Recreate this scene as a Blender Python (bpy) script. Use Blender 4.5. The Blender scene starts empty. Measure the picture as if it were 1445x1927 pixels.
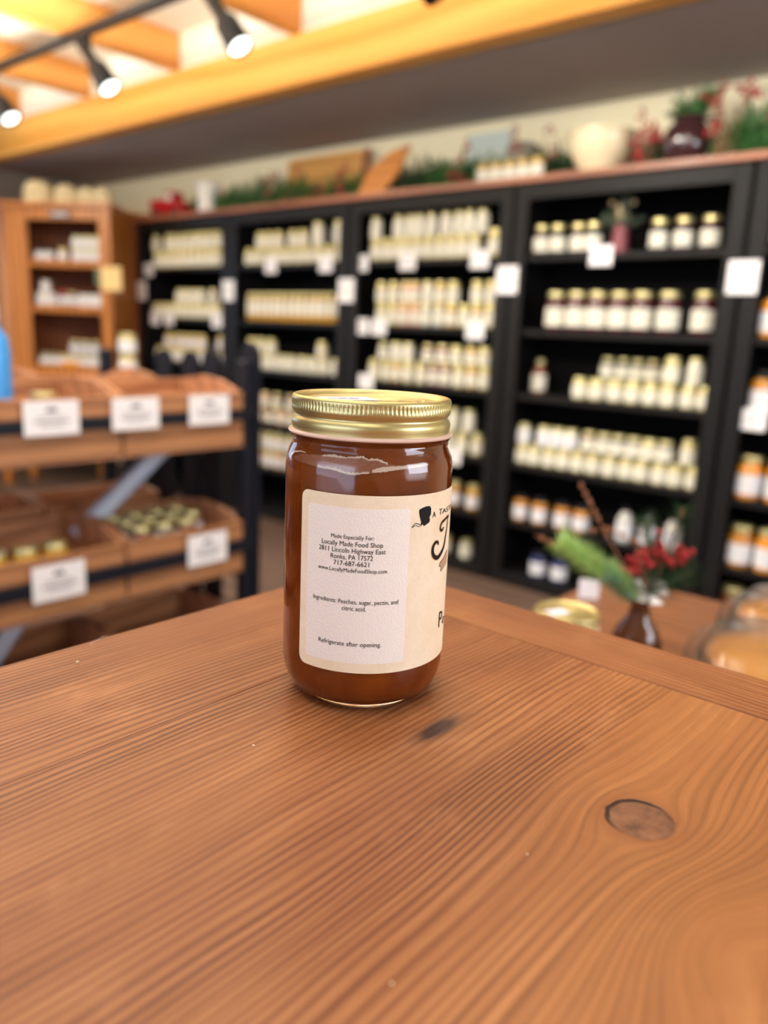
import bpy, bmesh, math, random
from mathutils import Vector, Matrix
rnd = random.Random(7)
S = bpy.context.scene; C = S.collection
R = math.radians
# ---------------------------------------------------------------- camera
EYE = 1.2
cam = bpy.data.objects.new('camera', bpy.data.cameras.new('camera')); C.objects.link(cam)
cam.matrix_world = Matrix.Translation((0, 0, EYE)) @ Matrix.Rotation(R(40.5), 4, 'Z') @ Matrix.Rotation(R(90-12.8), 4, 'X') @ Matrix.Rotation(R(2.5), 4, 'Z')
cam.data.sensor_fit = 'VERTICAL'; cam.data.sensor_height = 36.0; cam.data.lens = 1480.0/1927.0*36.0
cam.data.clip_start = 0.02
cam.data.dof.use_dof = True; cam.data.dof.focus_distance = 0.336
cam.data.dof.aperture_fstop = 27.65/5.2; cam.data.dof.aperture_blades = 0
S.camera = cam
# ---------------------------------------------------------------- colour, world, lights
S.view_settings.view_transform = 'Standard'; S.view_settings.look = 'None'
S.view_settings.gamma = 1.0; S.view_settings.use_curve_mapping = False
S.view_settings.exposure = 0.0
W = bpy.data.worlds.new('world'); S.world = W; W.use_nodes = True
W.node_tree.nodes['Background'].inputs[0].default_value = (0.25, 0.5, 1.0, 1)
W.node_tree.nodes['Background'].inputs[1].default_value = 1.1
def area(name, loc, rot, sx, sy, e, col):
    l = bpy.data.lights.new(name, 'AREA'); l.shape = 'RECTANGLE'; l.size = sx; l.size_y = sy; l.energy = e; l.color = col
    o = bpy.data.objects.new(name, l); o.location = loc; o.rotation_euler = [R(a) for a in rot]; C.objects.link(o); return o
area('daylight_front_window', (-0.6, -2.95, 1.5), (90, 0, 0), 3.4, 1.6, 38, (0.93, 0.95, 1.0))
area('daylight_right_window', (2.45, 1.4, 1.72), (90, 0, 90), 1.8, 0.95, 62, (0.86, 0.91, 1.0))
area('daylight_left_window', (-6.3, 1.3, 1.45), (90, 0, -90), 1.9, 1.2, 14, (0.75, 0.86, 1.0))
area('ceiling_lamp_panel', (-0.6, -0.35, 2.46), (0, 0, 0), 2.4, 0.5, 13, (1.0, 0.92, 0.80))
area('added_shelf_fill', (-2.6, 0.55, 2.30), (66, 0, 0), 5.6, 0.12, 72, (1.0, 0.93, 0.78))  # added fill without a fixture, brightens the bookcases and the wall above
area('added_joist_fill', (-3.0, 1.75, 2.22), (180, 0, 0), 5.0, 0.15, 48, (1.0, 0.95, 0.84))  # unseen upward fill added in mid-air to whiten the ceiling
area('added_joist_fill_far', (-3.0, 0.6, 2.22), (180, 0, 0), 5.0, 0.15, 50, (1.0, 0.95, 0.84))  # second unseen fill, added for the joists and ceiling

# ---------------------------------------------------------------- mesh helpers
def link(name, me, mat=None, parent=None, smooth=False):
    o = bpy.data.objects.new(name, me); C.objects.link(o)
    if mat is not None:
        if isinstance(mat, (list, tuple)):
            for m in mat: me.materials.append(m)
        else: me.materials.append(mat)
    if parent is not None: o.parent = parent
    if smooth:
        for p in me.polygons: p.use_smooth = True
    return o
class MB:
    def __init__(s): s.bm = bmesh.new()
    def box(s, x0, y0, z0, x1, y1, z1, bev=0, M=None, mi=0):
        vs = [s.bm.verts.new((x, y, z)) for x in (x0, x1) for y in (y0, y1) for z in (z0, z1)]
        fs = []
        for a in ((0,1,3,2),(4,6,7,5),(0,4,5,1),(2,3,7,6),(0,2,6,4),(1,5,7,3)):
            f = s.bm.faces.new([vs[i] for i in a]); f.material_index = mi; fs.append(f)
        if bev > 0:
            es = list({e for f in fs for e in f.edges})
            r = bmesh.ops.bevel(s.bm, geom=es, offset=bev, segments=2, affect='EDGES', profile=0.5)
            vs = list({v for f in r['faces'] for v in f.verts} | {v for v in vs if v.is_valid})
        if M is not None: bmesh.ops.transform(s.bm, matrix=M, verts=[v for v in vs if v.is_valid])
        return s
    def lathe(s, prof, n=32, c=(0,0,0), mod=None, a0=0, a1=2*math.pi, M=None, sx=1, sy=1):
        full = abs(a1-a0-2*math.pi) < 1e-6
        cols = []; m = n if full else n+1; new = []
        for i in range(m):
            a = a0+(a1-a0)*i/n; col = []
            for k, (r, z) in enumerate(prof):
                rr = r if mod is None else mod(k, a, r)
                v = s.bm.verts.new((c[0]+sx*rr*math.cos(a), c[1]+sy*rr*math.sin(a), c[2]+z)); col.append(v); new.append(v)
            cols.append(col)
        for i in range(n):
            A, B = cols[i], cols[(i+1) % m]
            for k in range(len(prof)-1):
                try: s.bm.faces.new((A[k], B[k], B[k+1], A[k+1]))
                except ValueError: pass
        bmesh.ops.remove_doubles(s.bm, verts=new, dist=1e-6)
        if M is not None: bmesh.ops.transform(s.bm, matrix=M, verts=[v for v in new if v.is_valid])
        return s
    def tube(s, pts, rad, n=8, cap=True):
        pts = [Vector(p) for p in pts]; rings = []
        rads = rad if isinstance(rad, (list, tuple)) else [rad]*len(pts)
        for i, p in enumerate(pts):
            t = (pts[min(i+1, len(pts)-1)]-pts[max(i-1, 0)]).normalized()
            u = t.cross(Vector((0, 0, 1)))
            if u.length < 1e-3: u = t.cross(Vector((1, 0, 0)))
            u.normalize(); w = t.cross(u)
            rings.append([s.bm.verts.new(p+rads[i]*(math.cos(2*math.pi*k/n)*u+math.sin(2*math.pi*k/n)*w)) for k in range(n)])
        for a, b in zip(rings[:-1], rings[1:]):
            for k in range(n): s.bm.faces.new((a[k], a[(k+1) % n], b[(k+1) % n], b[k]))
        if cap:
            s.bm.faces.new(rings[0]); s.bm.faces.new(rings[-1])
        return s
    def prism(s, poly, h, M=None):
        a = [s.bm.verts.new((x, y, 0)) for x, y in poly]; b = [s.bm.verts.new((x, y, h)) for x, y in poly]
        s.bm.faces.new(a); s.bm.faces.new(b); n = len(poly)
        for i in range(n): s.bm.faces.new((a[i], a[(i+1) % n], b[(i+1) % n], b[i]))
        if M is not None: bmesh.ops.transform(s.bm, matrix=M, verts=a+b)
        return s
    def ball(s, c, r, n=8, sc=(1, 1, 1)):
        M = Matrix.Translation(c) @ Matrix.Diagonal((r*sc[0], r*sc[1], r*sc[2], 1))
        bmesh.ops.create_uvsphere(s.bm, u_segments=n, v_segments=max(4, n//2+1), radius=1, matrix=M); return s
    def tri(s, a, b, c):
        s.bm.faces.new([s.bm.verts.new(p) for p in (a, b, c)]); return s
    def build(s, name, mat, parent=None, smooth=False, recalc=True):
        if recalc: bmesh.ops.recalc_face_normals(s.bm, faces=s.bm.faces)
        me = bpy.data.meshes.new(name); s.bm.to_mesh(me); s.bm.free()
        o = link(name, me, mat, parent, False)
        if smooth:
            for p in me.polygons: p.use_smooth = True
            try: me.set_sharp_from_angle(angle=R(40))
            except Exception: pass
        return o
def tag(o, label, cat, group=None, kind=None):
    o['label'] = label; o['category'] = cat
    if group: o['group'] = group
    if kind: o['kind'] = kind
    return o
def thing(name, label, cat, loc=(0, 0, 0), rz=0, group=None):
    o = bpy.data.objects.new(name, None); C.objects.link(o); o.location = loc; o.rotation_euler = (0, 0, rz)
    o.empty_display_size = .02
    return tag(o, label, cat, group)
def struct(o): o['kind'] = 'structure'; return o
def dup(root, loc, rz=0, label=None, group=None):
    r = root.copy(); C.objects.link(r); r.location = loc; r.rotation_euler = (0, 0, rz)
    if label: r['label'] = label
    if group: r['group'] = group
    for ch in list(root.children):
        c = ch.copy(); C.objects.link(c); c.parent = r
        for g in ch.children:
            d = g.copy(); C.objects.link(d); d.parent = c
    return r

# ---------------------------------------------------------------- materials
def srgb(r, g, b):
    f = lambda c: c/12.92 if c <= .04045 else ((c+.055)/1.055)**2.4
    return (f(r/255), f(g/255), f(b/255), 1)
def mat(name, col, rough=.5, metal=0, **kw):
    m = bpy.data.materials.new(name); m.use_nodes = True; b = m.node_tree.nodes['Principled BSDF']
    b.inputs['Base Color'].default_value = col; b.inputs['Roughness'].default_value = rough; b.inputs['Metallic'].default_value = metal
    for k, v in kw.items(): b.inputs[k.replace('_', ' ')].default_value = v
    return m
class X:
    """tiny node-math expression helper"""
    nt = None
    def __init__(s, sock): s.s = sock
    @staticmethod
    def op(o, *a, clamp=False):
        n = X.nt.nodes.new('ShaderNodeMath'); n.operation = o; n.use_clamp = clamp
        for i, v in enumerate(a):
            if isinstance(v, X): X.nt.links.new(v.s, n.inputs[i])
            else: n.inputs[i].default_value = v
        return X(n.outputs[0])
    def __add__(a, b): return X.op('ADD', a, b)
    __radd__ = __add__
    def __sub__(a, b): return X.op('SUBTRACT', a, b)
    def __rsub__(a, b): return X.op('SUBTRACT', b, a)
    def __mul__(a, b): return X.op('MULTIPLY', a, b)
    __rmul__ = __mul__
    def __truediv__(a, b): return X.op('DIVIDE', a, b)
def clampx(a): return X.op('ADD', a, 0.0, clamp=True)
def smooth(a, e0, e1):
    n = X.nt.nodes.new('ShaderNodeMapRange'); n.interpolation_type = 'SMOOTHSTEP'
    X.nt.links.new(a.s, n.inputs[0]); n.inputs[1].default_value = e0; n.inputs[2].default_value = e1
    return X(n.outputs[0])
def coords(kind='Object'):
    t = X.nt.nodes.new('ShaderNodeTexCoord'); sp = X.nt.nodes.new('ShaderNodeSeparateXYZ'); X.nt.links.new(t.outputs[kind], sp.inputs[0])
    return [X(o) for o in sp.outputs]
def comb(x, y, z):
    n = X.nt.nodes.new('ShaderNodeCombineXYZ')
    for i, v in enumerate((x, y, z)):
        if isinstance(v, X): X.nt.links.new(v.s, n.inputs[i])
        else: n.inputs[i].default_value = v
    return n.outputs[0]
def noise(vec, scale=1, det=2, rough=.5):
    n = X.nt.nodes.new('ShaderNodeTexNoise'); X.nt.links.new(vec, n.inputs['Vector'])
    n.inputs['Scale'].default_value = scale; n.inputs['Detail'].default_value = det; n.inputs['Roughness'].default_value = rough
    return X(n.outputs[0])
def ramp(f, stops):
    n = X.nt.nodes.new('ShaderNodeValToRGB'); X.nt.links.new(f.s, n.inputs[0])
    el = n.color_ramp.elements
    while len(el) < len(stops): el.new(.5)
    for e, (p, c) in zip(el, stops): e.position = p; e.color = c
    return n.outputs[0]
def mixc(f, a, b, mode='MIX'):
    n = X.nt.nodes.new('ShaderNodeMix'); n.data_type = 'RGBA'; n.blend_type = mode
    if isinstance(f, X): X.nt.links.new(f.s, n.inputs[0])
    else: n.inputs[0].default_value = f
    for i, v in ((6, a), (7, b)):
        if isinstance(v, tuple): n.inputs[i].default_value = v
        else: X.nt.links.new(v, n.inputs[i])
    return n.outputs[2]
def bump(b, h, strength, dist):
    n = X.nt.nodes.new('ShaderNodeBump'); n.inputs['Strength'].default_value = strength; n.inputs['Distance'].default_value = dist
    X.nt.links.new(h.s, n.inputs['Height']); X.nt.links.new(n.outputs[0], b.inputs['Normal'])
def wood(name, light, dark, axis=1, scale=1.0, rough=.45, coat=0.0):
    m = mat(name, light, rough); X.nt = m.node_tree; b = m.node_tree.nodes['Principled BSDF']
    c = coords()
    long_, o1, o2 = c[axis], c[(axis+1) % 3], c[(axis+2) % 3]
    w = noise(comb(long_*(1.5*scale), o1*(9*scale), o2*(9*scale)), 1, 3)
    f = noise(comb(long_*(6*scale), o1*(160*scale), o2*(160*scale)), 1, 2)
    s = X.op('SINE', (o1+o2)*(220*scale)+w*22)*.5+.5
    t = s*.45+f*.35+w*.25
    X.nt.links.new(ramp(t, [(.25, light), (.85, dark)]), b.inputs['Base Color'])
    b.inputs['Coat Weight'].default_value = coat; b.inputs['Coat Roughness'].default_value = .2
    return m

def table_wood(name, featured):
    m = mat(name, (.5, .2, .07, 1), .38); X.nt = m.node_tree; b = m.node_tree.nodes['Principled BSDF']
    x, y, z = coords()
    wob = noise(comb(x*14, y*5, z), 1, 2)
    psi = x+(wob-.5)*.010
    if featured:
        kx, ky, a = -.0905, .2565, .0155
        dx, dy = x-kx, y-ky
        r2 = dx*dx+dy*dy*.55
        psi = psi-dx*(a*a)/(r2+1.2e-4)
        gx, gy = (x+.054)/.020, (y-.216)/.036
        psi = psi+.020*X.op('EXPONENT', (gx*gx+gy*gy)*-1.0)
    per = noise(comb(psi*30, y*1.2, 3.0), 1, 1)
    ph = psi*1750+per*34
    s = X.op('SINE', ph)*.5+.5
    late = s*s
    streak = noise(comb(psi*420, y*9, 0.0), 1, 3, .6)
    fibre = noise(comb(psi*1600, y*60, 0.0), 1, 2, .6)
    blot = noise(comb(x*16, y*6, 5.0), 1, 3, .55)
    amp = noise(comb(psi*34, y*2.2, 9.0), 1, 2)
    gold_side = smooth(x+y*.25, -.085, -.02) if featured else None
    if featured:
        broad = X.op('SINE', psi*620+wob*9)*.5+.5
        late = late*(1-gold_side*.55)+broad*gold_side*.28
    t = late*(amp*amp*.75+amp*.28-.08)+streak*.42+fibre*.16+blot*.38-.18
    col = ramp(t, [(.15, srgb(180, 124, 80)), (.36, srgb(147, 92, 55)), (.58, srgb(112, 63, 39)), (.85, srgb(66, 33, 24))])
    if featured: col = mixc(gold_side*.30, col, srgb(200, 140, 80))
    dark = noise(comb(psi*120, y*3.0, 14.0), 1, 2)
    col = mixc(smooth(dark, .62, .78)*.35, col, srgb(118, 62, 44))
    pale = noise(comb(x*30+y*4, y*14, 22.0), 1, 4, .65)
    col = mixc(smooth(pale, .55, .8)*.30, col, srgb(222, 160, 112))
    rough = blot*.16+.30
    h = late*-.25+fibre*.4+streak*.25
    if featured:
        # darker bruise to the right of the jar, elongated with the grain
        mx, my = (x+.1835+(wob-.5)*.004)/.0042, (y-.2575)/.0135
        st = X.op('EXPONENT', (mx*mx+my*my)*-1.0)*(fibre*1.6+.9)
        col = mixc(clampx(st*.95), col, srgb(70, 50, 48))
        # the round plugged knot
        rk = X.op('SQRT', dx*dx+dy*dy)+(noise(comb(x*160, y*160, 1.0), 1, 2)-.5)*.0022
        inner = 1-smooth(rk, .0112, .0122)
        kn = noise(comb(x*130, y*130, 4.0), 1, 3, .55)
        kcol = ramp(kn, [(.3, srgb(150, 104, 76)), (.7, srgb(100, 66, 50))])
        halo = (1-smooth(rk, .012, .021))*.45
        col = mixc(halo, col, srgb(140, 84, 50))
        col = mixc(inner, col, kcol)
        side = smooth(dx*-.85+dy*.35, -.006, .008)
        ring = smooth(rk, .0106, .0115)*(1-smooth(rk, .0122, .0132))*(side*.85+.15)
        col = mixc(ring, col, srgb(38, 22, 20))
        h = h-ring*2.2
    X.nt.links.new(col, b.inputs['Base Color']); X.nt.links.new(rough.s, b.inputs['Roughness'])
    bump(b, h, .35, .0006)
    b.inputs['Coat Weight'].default_value = .10; b.inputs['Coat Roughness'].default_value = .28; b.inputs['Specular IOR Level'].default_value = .32
    return m

M = {}
M['table'] = table_wood('table_wood', True)
M['table2'] = table_wood('table_wood_edge', False)
M['lowtable'] = wood('low_table_wood', srgb(150, 98, 60), srgb(96, 56, 36), 0, 1, .4, .2)
M['crate'] = wood('crate_wood', srgb(190, 134, 88), srgb(140, 90, 56), 1, .5, .55)
M['crate_dark'] = wood('crate_side_wood', srgb(190, 134, 96), srgb(142, 92, 64), 1, .5, .6)
M['pine'] = wood('honey_pine', srgb(204, 132, 60), srgb(150, 86, 34), 2, .5, .4, .2)
M['pineback'] = wood('cabinet_back_pine', srgb(160, 90, 44), srgb(110, 56, 26), 2, .5, .6)
M['beam'] = wood('golden_beam', srgb(240, 182, 92), srgb(216, 146, 54), 0, .16, .5)
M['joist'] = wood('golden_joist', srgb(236, 172, 92), srgb(206, 134, 58), 1, .16, .5)
M['topboard'] = wood('shelf_top_board', srgb(176, 110, 78), srgb(132, 74, 50), 0, .5, .4, .2)
M['board'] = wood('light_board', srgb(232, 178, 104), srgb(200, 140, 72), 0, .5, .5)
M['scoop'] = wood('dough_board', srgb(222, 150, 76), srgb(186, 112, 48), 0, .5, .5)
M['black'] = mat('black_paint', srgb(20, 18, 19), .5, Specular_IOR_Level=.22)
M['blackin'] = mat('black_interior', srgb(12, 11, 12), .8, Specular_IOR_Level=.15)
M['rackblack'] = mat('rack_black', srgb(20, 22, 34), .5, Specular_IOR_Level=.25)
M['fixture'] = mat('fixture_black', srgb(12, 11, 14), .45, Specular_IOR_Level=.25)
M['lens'] = mat('lamp_lens', (1, 1, 1, 1), .3, Emission_Color=(.92, 1, .94, 1), Emission_Strength=4.5)
M['wall'] = mat('cream_wall', srgb(252, 240, 204), .8)
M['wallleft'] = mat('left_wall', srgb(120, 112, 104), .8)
M['soffit'] = mat('grey_soffit', srgb(166, 158, 156), .8)
M['ceil'] = mat('white_ceiling', srgb(250, 246, 232), .8)
M['floor'] = wood('floor_wood', srgb(112, 88, 74), srgb(74, 56, 48), 0, .3, .5)
M['steel'] = mat('grey_steel', srgb(196, 208, 234), .4, .2)
M['card'] = mat('white_card', srgb(244, 242, 246), .5)
M['ink'] = mat('grey_ink', srgb(110, 106, 112), .6)
M['greenink'] = mat('green_ink', srgb(120, 150, 120), .6)
M['signcream'] = mat('cream_sign', srgb(238, 206, 140), .6)
M['gold'] = mat('gold_lid', srgb(206, 196, 140), .3, .75)
M['paper'] = mat('jar_paper', srgb(244, 238, 218), .55)
M['paperwhite'] = mat('jar_paper_white', srgb(240, 240, 242), .55)
M['red'] = mat('toy_red', srgb(190, 24, 34), .35)
M['tyre'] = mat('tyre', srgb(40, 36, 38), .6)
M['berry'] = mat('berry_red', srgb(170, 18, 32), .35)
M['pinkberry'] = mat('berry_dusty', srgb(168, 66, 70), .5)
M['pine_green'] = mat('needle_green', srgb(66, 118, 58), .6)
M['pine_dark'] = mat('needle_dark', srgb(48, 84, 50), .6)
M['spruce'] = mat('spruce_tip_green', srgb(190, 224, 140), .6, Subsurface_Weight=.1)
M['spruce_grey'] = mat('spruce_blue_green', srgb(128, 164, 142), .6)
M['twig'] = mat('twig_brown', srgb(140, 92, 66), .7)
M['cream_glaze'] = mat('cream_glaze', srgb(238, 222, 184), .25)
M['brown_glaze'] = mat('brown_glaze', srgb(58, 34, 36), .12, Coat_Weight=.6)
M['white_glaze'] = mat('white_glaze', srgb(240, 236, 226), .35)
M['grey_glaze'] = mat('grey_stoneware', srgb(150, 140, 126), .6)
M['paleblue'] = mat('pale_blue_card', srgb(206, 218, 212), .6)
M['sack'] = mat('cream_cloth', srgb(226, 212, 170), .85)
M['pinkpot'] = mat('pink_pot', srgb(140, 78, 84), .5)
M['petal'] = mat('white_petal', srgb(226, 222, 222), .6)
M['blue'] = mat('blue_plastic', srgb(70, 160, 240), .3)
M['yellow'] = mat('yellow_wax', srgb(236, 160, 30), .4)
M['crust'] = mat('pie_crust', srgb(226, 160, 96), .6)
M['filling'] = mat('pie_filling', srgb(228, 164, 84), .35)
M['foil'] = mat('brown_pan', srgb(150, 84, 40), .4)
M['plastic'] = mat('clear_plastic', (1, 1, 1, 1), .12, Transmission_Weight=1.0, IOR=1.45)
M['redink'] = mat('red_ink', srgb(200, 40, 50), .5)
M['brownglass'] = mat('brown_glass', srgb(120, 70, 40), .05, Transmission_Weight=.6, IOR=1.5)
M['pane'] = mat('window_pane', (1, 1, 1, 1), 0.0, Transmission_Weight=1.0, IOR=1.02)
M['white_trim'] = mat('white_trim', srgb(230, 228, 220), .5)
M['darktrim'] = mat('dark_trim', srgb(40, 42, 52), .5)

# ================================================================ SETTING
def B(name, m, *a, parent=None, bev=0): return MB().box(*a, bev=bev).build(name, m, parent)
struct(B('floor', M['floor'], -6.5, -3.2, -.05, 2.7, 3.75, 0))
struct(B('wall_back', M['wall'], -6.5, 3.62, 0, 2.7, 3.75, 2.8))
struct(B('ceiling', M['ceil'], -6.5, -3.2, 2.664, 2.7, 3.75, 2.80))
sf = struct(B('trim_1', M['soffit'], -6.4, 2.75, 2.28, 2.6, 3.62, 2.31)); sf['label'] = 'grey lowered ceiling strip over the bookcases'
struct(B('trim_2', M['ceil'], -6.4, 2.666, 2.491, 2.6, 2.69, 2.663))['label'] = 'white strip of wall rising above the golden beam'
# left wall with window opening
wl = MB()
wl.box(-6.52, -3.2, 0, -6.4, .35, 2.8).box(-6.52, 2.3, 0, -6.4, 3.75, 2.8).box(-6.52, .35, 0, -6.4, 2.3, .8).box(-6.52, .35, 2.1, -6.4, 2.3, 2.8)
struct(wl.build('wall_left', M['wallleft']))
w1 = MB()
w1.box(-6.5, .35, .8, -6.42, .41, 2.1).box(-6.5, 2.24, .8, -6.42, 2.3, 2.1).box(-6.5, .41, .8, -6.42, 2.24, .86).box(-6.5, .41, 2.04, -6.42, 2.24, 2.1).box(-6.48, 1.3, .86, -6.44, 1.34, 2.04)
w1 = struct(w1.build('window_1', M['darktrim'])); B('pane', M['pane'], -6.465, .41, .86, -6.46, 2.24, 2.04, parent=w1)
# right wall and front wall with window openings (behind the camera)
wr = MB()
wr.box(2.5, -3.2, 0, 2.62, .5, 2.8).box(2.5, 2.3, 0, 2.62, 3.75, 2.8).box(2.5, .5, 0, 2.62, 2.3, 1.25).box(2.5, .5, 2.2, 2.62, 2.3, 2.8)
struct(wr.build('wall_right', M['wall']))
wf = MB()
wf.box(-6.5, -3.12, 0, -2.5, -3.0, 2.8).box(1.3, -3.12, 0, 2.62, -3.0, 2.8).box(-2.5, -3.12, 0, 1.3, -3.0, .65).box(-2.5, -3.12, 2.35, 1.3, -3.0, 2.8)
struct(wf.build('wall_front', M['wall']))
for i, (a, b, c_, d) in enumerate([(-2.5, 1.3, .65, 2.35)]):
    w = MB(); t = .06
    w.box(a, -3.1, c_, a+t, -3.02, d).box(b-t, -3.1, c_, b, -3.02, d).box(a+t, -3.1, c_, b-t, -3.02, c_+t).box(a+t, -3.1, d-t, b-t, -3.02, d)
    for k in (1, 2): w.box(a+k*(b-a)/3-.03, -3.1, c_+t, a+k*(b-a)/3+.03, -3.02, d-t)
    struct(w.build('window_2', M['white_trim']))
w = MB(); w.box(2.52, .5, 1.25, 2.6, .55, 2.2).box(2.52, 2.25, 1.25, 2.6, 2.3, 2.2).box(2.52, .55, 1.25, 2.6, 2.25, 1.3).box(2.52, .55, 2.15, 2.6, 2.25, 2.2).box(2.52, 1.38, 1.3, 2.6, 1.42, 2.15)
struct(w.build('window_3', M['white_trim']))
# big golden beam and joists
bm_ = B('ceiling_beam', M['beam'], -6.4, 2.65, 2.28, 2.5, 2.77, 2.49, bev=.008)
tag(bm_, 'long golden wooden beam running along the edge of the grey soffit', 'beam')
for k, xx in enumerate((-5.60, -4.70, -3.80, -2.88, -1.96, -1.04, -.12, .8, 1.7)):
    j = MB(); j.box(xx-.07, -2.95, 2.492, xx, 2.664, 2.663, bev=.006)
    o = j.build('ceiling_joist', M['joist'])
    where = ['farthest left, above the corner cabinet', 'second from the left wall', 'third from left, behind the middle spotlight', 'fourth from left, beside the largest spotlight'] 
    tag(o, 'golden wooden ceiling joist crossing over the beam, ' + (where[k] if k < 4 else 'number %d counted from the left wall' % (k+1)), 'joist', 'ceiling joists')

# ================================================================ TRACK LIGHTS
tr = thing('track_rail', 'black ceiling track rail carrying the round spotlights', 'track rail', (-3.5, 2.03, 2.455))
MB().box(-2.6, -.02, -.018, 4.4, .02, .018, bev=.004).build('rail', M['fixture'], tr)
for x in (-1.2, 1.6): MB().box(x, -.012, .018, x+.04, .012, .205).build('ceiling_mount', M['fixture'], tr)
def spot(loc, d, label, energy, sc=1.0):
    t = thing('spotlight', label, 'spotlight', loc, 0, 'track spotlights')
    d = Vector(d).normalized(); q = d.to_track_quat('Z', 'Y').to_matrix().to_4x4()
    st = Vector((0, 0, -.085*sc))
    MB().lathe([(0, .0), (.012, .0), (.012, -.075*sc), (0, -.075*sc)], 12).build('stem', M['fixture'], t, True)
    MB().ball((0, 0, -.08*sc), .017, 10).build('pivot', M['steel'], t, True)
    L = .27*sc
    q = Matrix.Translation(st-d*.08*sc) @ q
    MB().lathe([(0, 0), (.022*sc, 0), (.026*sc, .01), (.026*sc, .45*L), (.045*sc, .58*L), (.05*sc, .98*L), (.046*sc, L), (.043*sc, L), (.043*sc, .93*L), (0, .93*L)], 28, M=q).build('lamp_housing', M['fixture'], t, True)
    MB().lathe([(0, .95*L), (.042*sc, .95*L), (.042*sc, .955*L), (.03*sc, .975*L), (0, .985*L)], 28, M=q).build('lens', M['lens'], t, True)
    l = bpy.data.lights.new('spot_beam', 'SPOT'); l.energy = energy; l.spot_size = R(85); l.spot_blend = .7; l.shadow_soft_size = .04; l.color = (1, .95, .84)
    lo = bpy.data.objects.new('spot_beam', l); C.objects.link(lo)
    lo.location = Vector(loc)+st+d*(L*.95-.08*sc+.01); lo.rotation_euler = d.to_track_quat('-Z', 'Y').to_euler()
    return t
spot((-3.585, 2.03, 2.44), (.58, .17, -.75), 'middle black spotlight on the track, seen whole against the joists', 100)
spot((-2.66, 2.03, 2.44), (.58, .10, -.75), 'largest black spotlight, at the top edge nearest the camera', 100)
spot((-4.56, 2.03, 2.44), (.58, .17, -.75), 'spotlight at the left edge of the picture, only its lit face showing', 100)
spot((-1.75, 2.03, 2.44), (.1, .9, -.62), 'spotlight on the track beyond the top of the picture', 50)
spot((-.7, 2.03, 2.44), (-.1, .9, -.62), 'spotlight at the far right end of the track', 45)

# ================================================================ TALL TABLE
TZ = EYE-.1675
tt = thing('display_table', 'tall wooden display table with plank top, knot and darker streaks, in the foreground', 'table', (0, 0, TZ))
mb = MB()
xs = [-.373, -.2705, .06, .3, .5]
for a, b in zip(xs[:-1], xs[1:]): mb.box(a+.0003, -.6, -.032, b-.0003, .3737, 0, bev=.0003)
mb.build('tabletop', M['table'], tt)
e = MB().box(-.422, -.5, -.032, .373, -.459, 0, bev=.0012).build('end_board', M['table2'], tt)
e.rotation_euler = (0, 0, R(-90)); e.location = (0, 0, 0)
# after the turn: local (x,y)->(y,-x); place it along the far edge
e.rotation_euler = (0, 0, R(90)); e.location = (0, 0, 0)
me = e.data; me.clear_geometry()
b2 = bmesh.new(); bmesh.ops.create_cube(b2, size=1)
for v in b2.verts: v.co = Vector(((.3747 if v.co.x < 0 else .4215), (.373 if v.co.y > 0 else -.5), (-.032 if v.co.z < 0 else 0)))
bmesh.ops.bevel(b2, geom=b2.edges[:], offset=.0004, segments=2, affect='EDGES', profile=.5); bmesh.ops.recalc_face_normals(b2, faces=b2.faces[:]); b2.to_mesh(me); b2.free()
for (x, y) in ((-.33, .36), (.43, .36), (-.33, -.55), (.43, -.55)):
    MB().box(x-.025, y-.025, -TZ+.001, x+.025, y+.025, -.032, bev=.003).build('leg', M['table2'], tt)
MB().box(-.33, -.55, -.12, .43, .36, -.1).build('apron', M['table2'], tt)
# crumbs and specks lying on the table
def crumb(x, y, s, label):
    m = MB(); m.ball((0, 0, s*.35), s, 6, (1, .6, .4))
    for v in m.bm.verts: v.co += Vector((rnd.uniform(-.2, .2), rnd.uniform(-.2, .2), rnd.uniform(0, .15)))*s
    o = m.build('crumb', M['cream_glaze']); o.location = (x, y, TZ); tag(o, label, 'crumb', 'crumbs on the tall table')
crumb(-.352, .181, .0011, 'pale crumb near the far left edge of the tall table')
crumb(-.228, .191, .0007, 'tiny white speck on the table in front of the jar')
crumb(-.110, .210, .0005, 'tiny pale speck on the table left of the knot')
crumb(-.108, .138, .0006, 'pale speck on the wood near the bottom of the picture')
lint = MB().tube([(-.3675, .196, TZ+.0008), (-.3665, .2, TZ+.0028), (-.367, .204, TZ+.0032), (-.3685, .2075, TZ+.002)], .00012, 5).build('lint', M['petal'])
tag(lint, 'short pale fibre of lint on the left edge of the tall table', 'lint')

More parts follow.
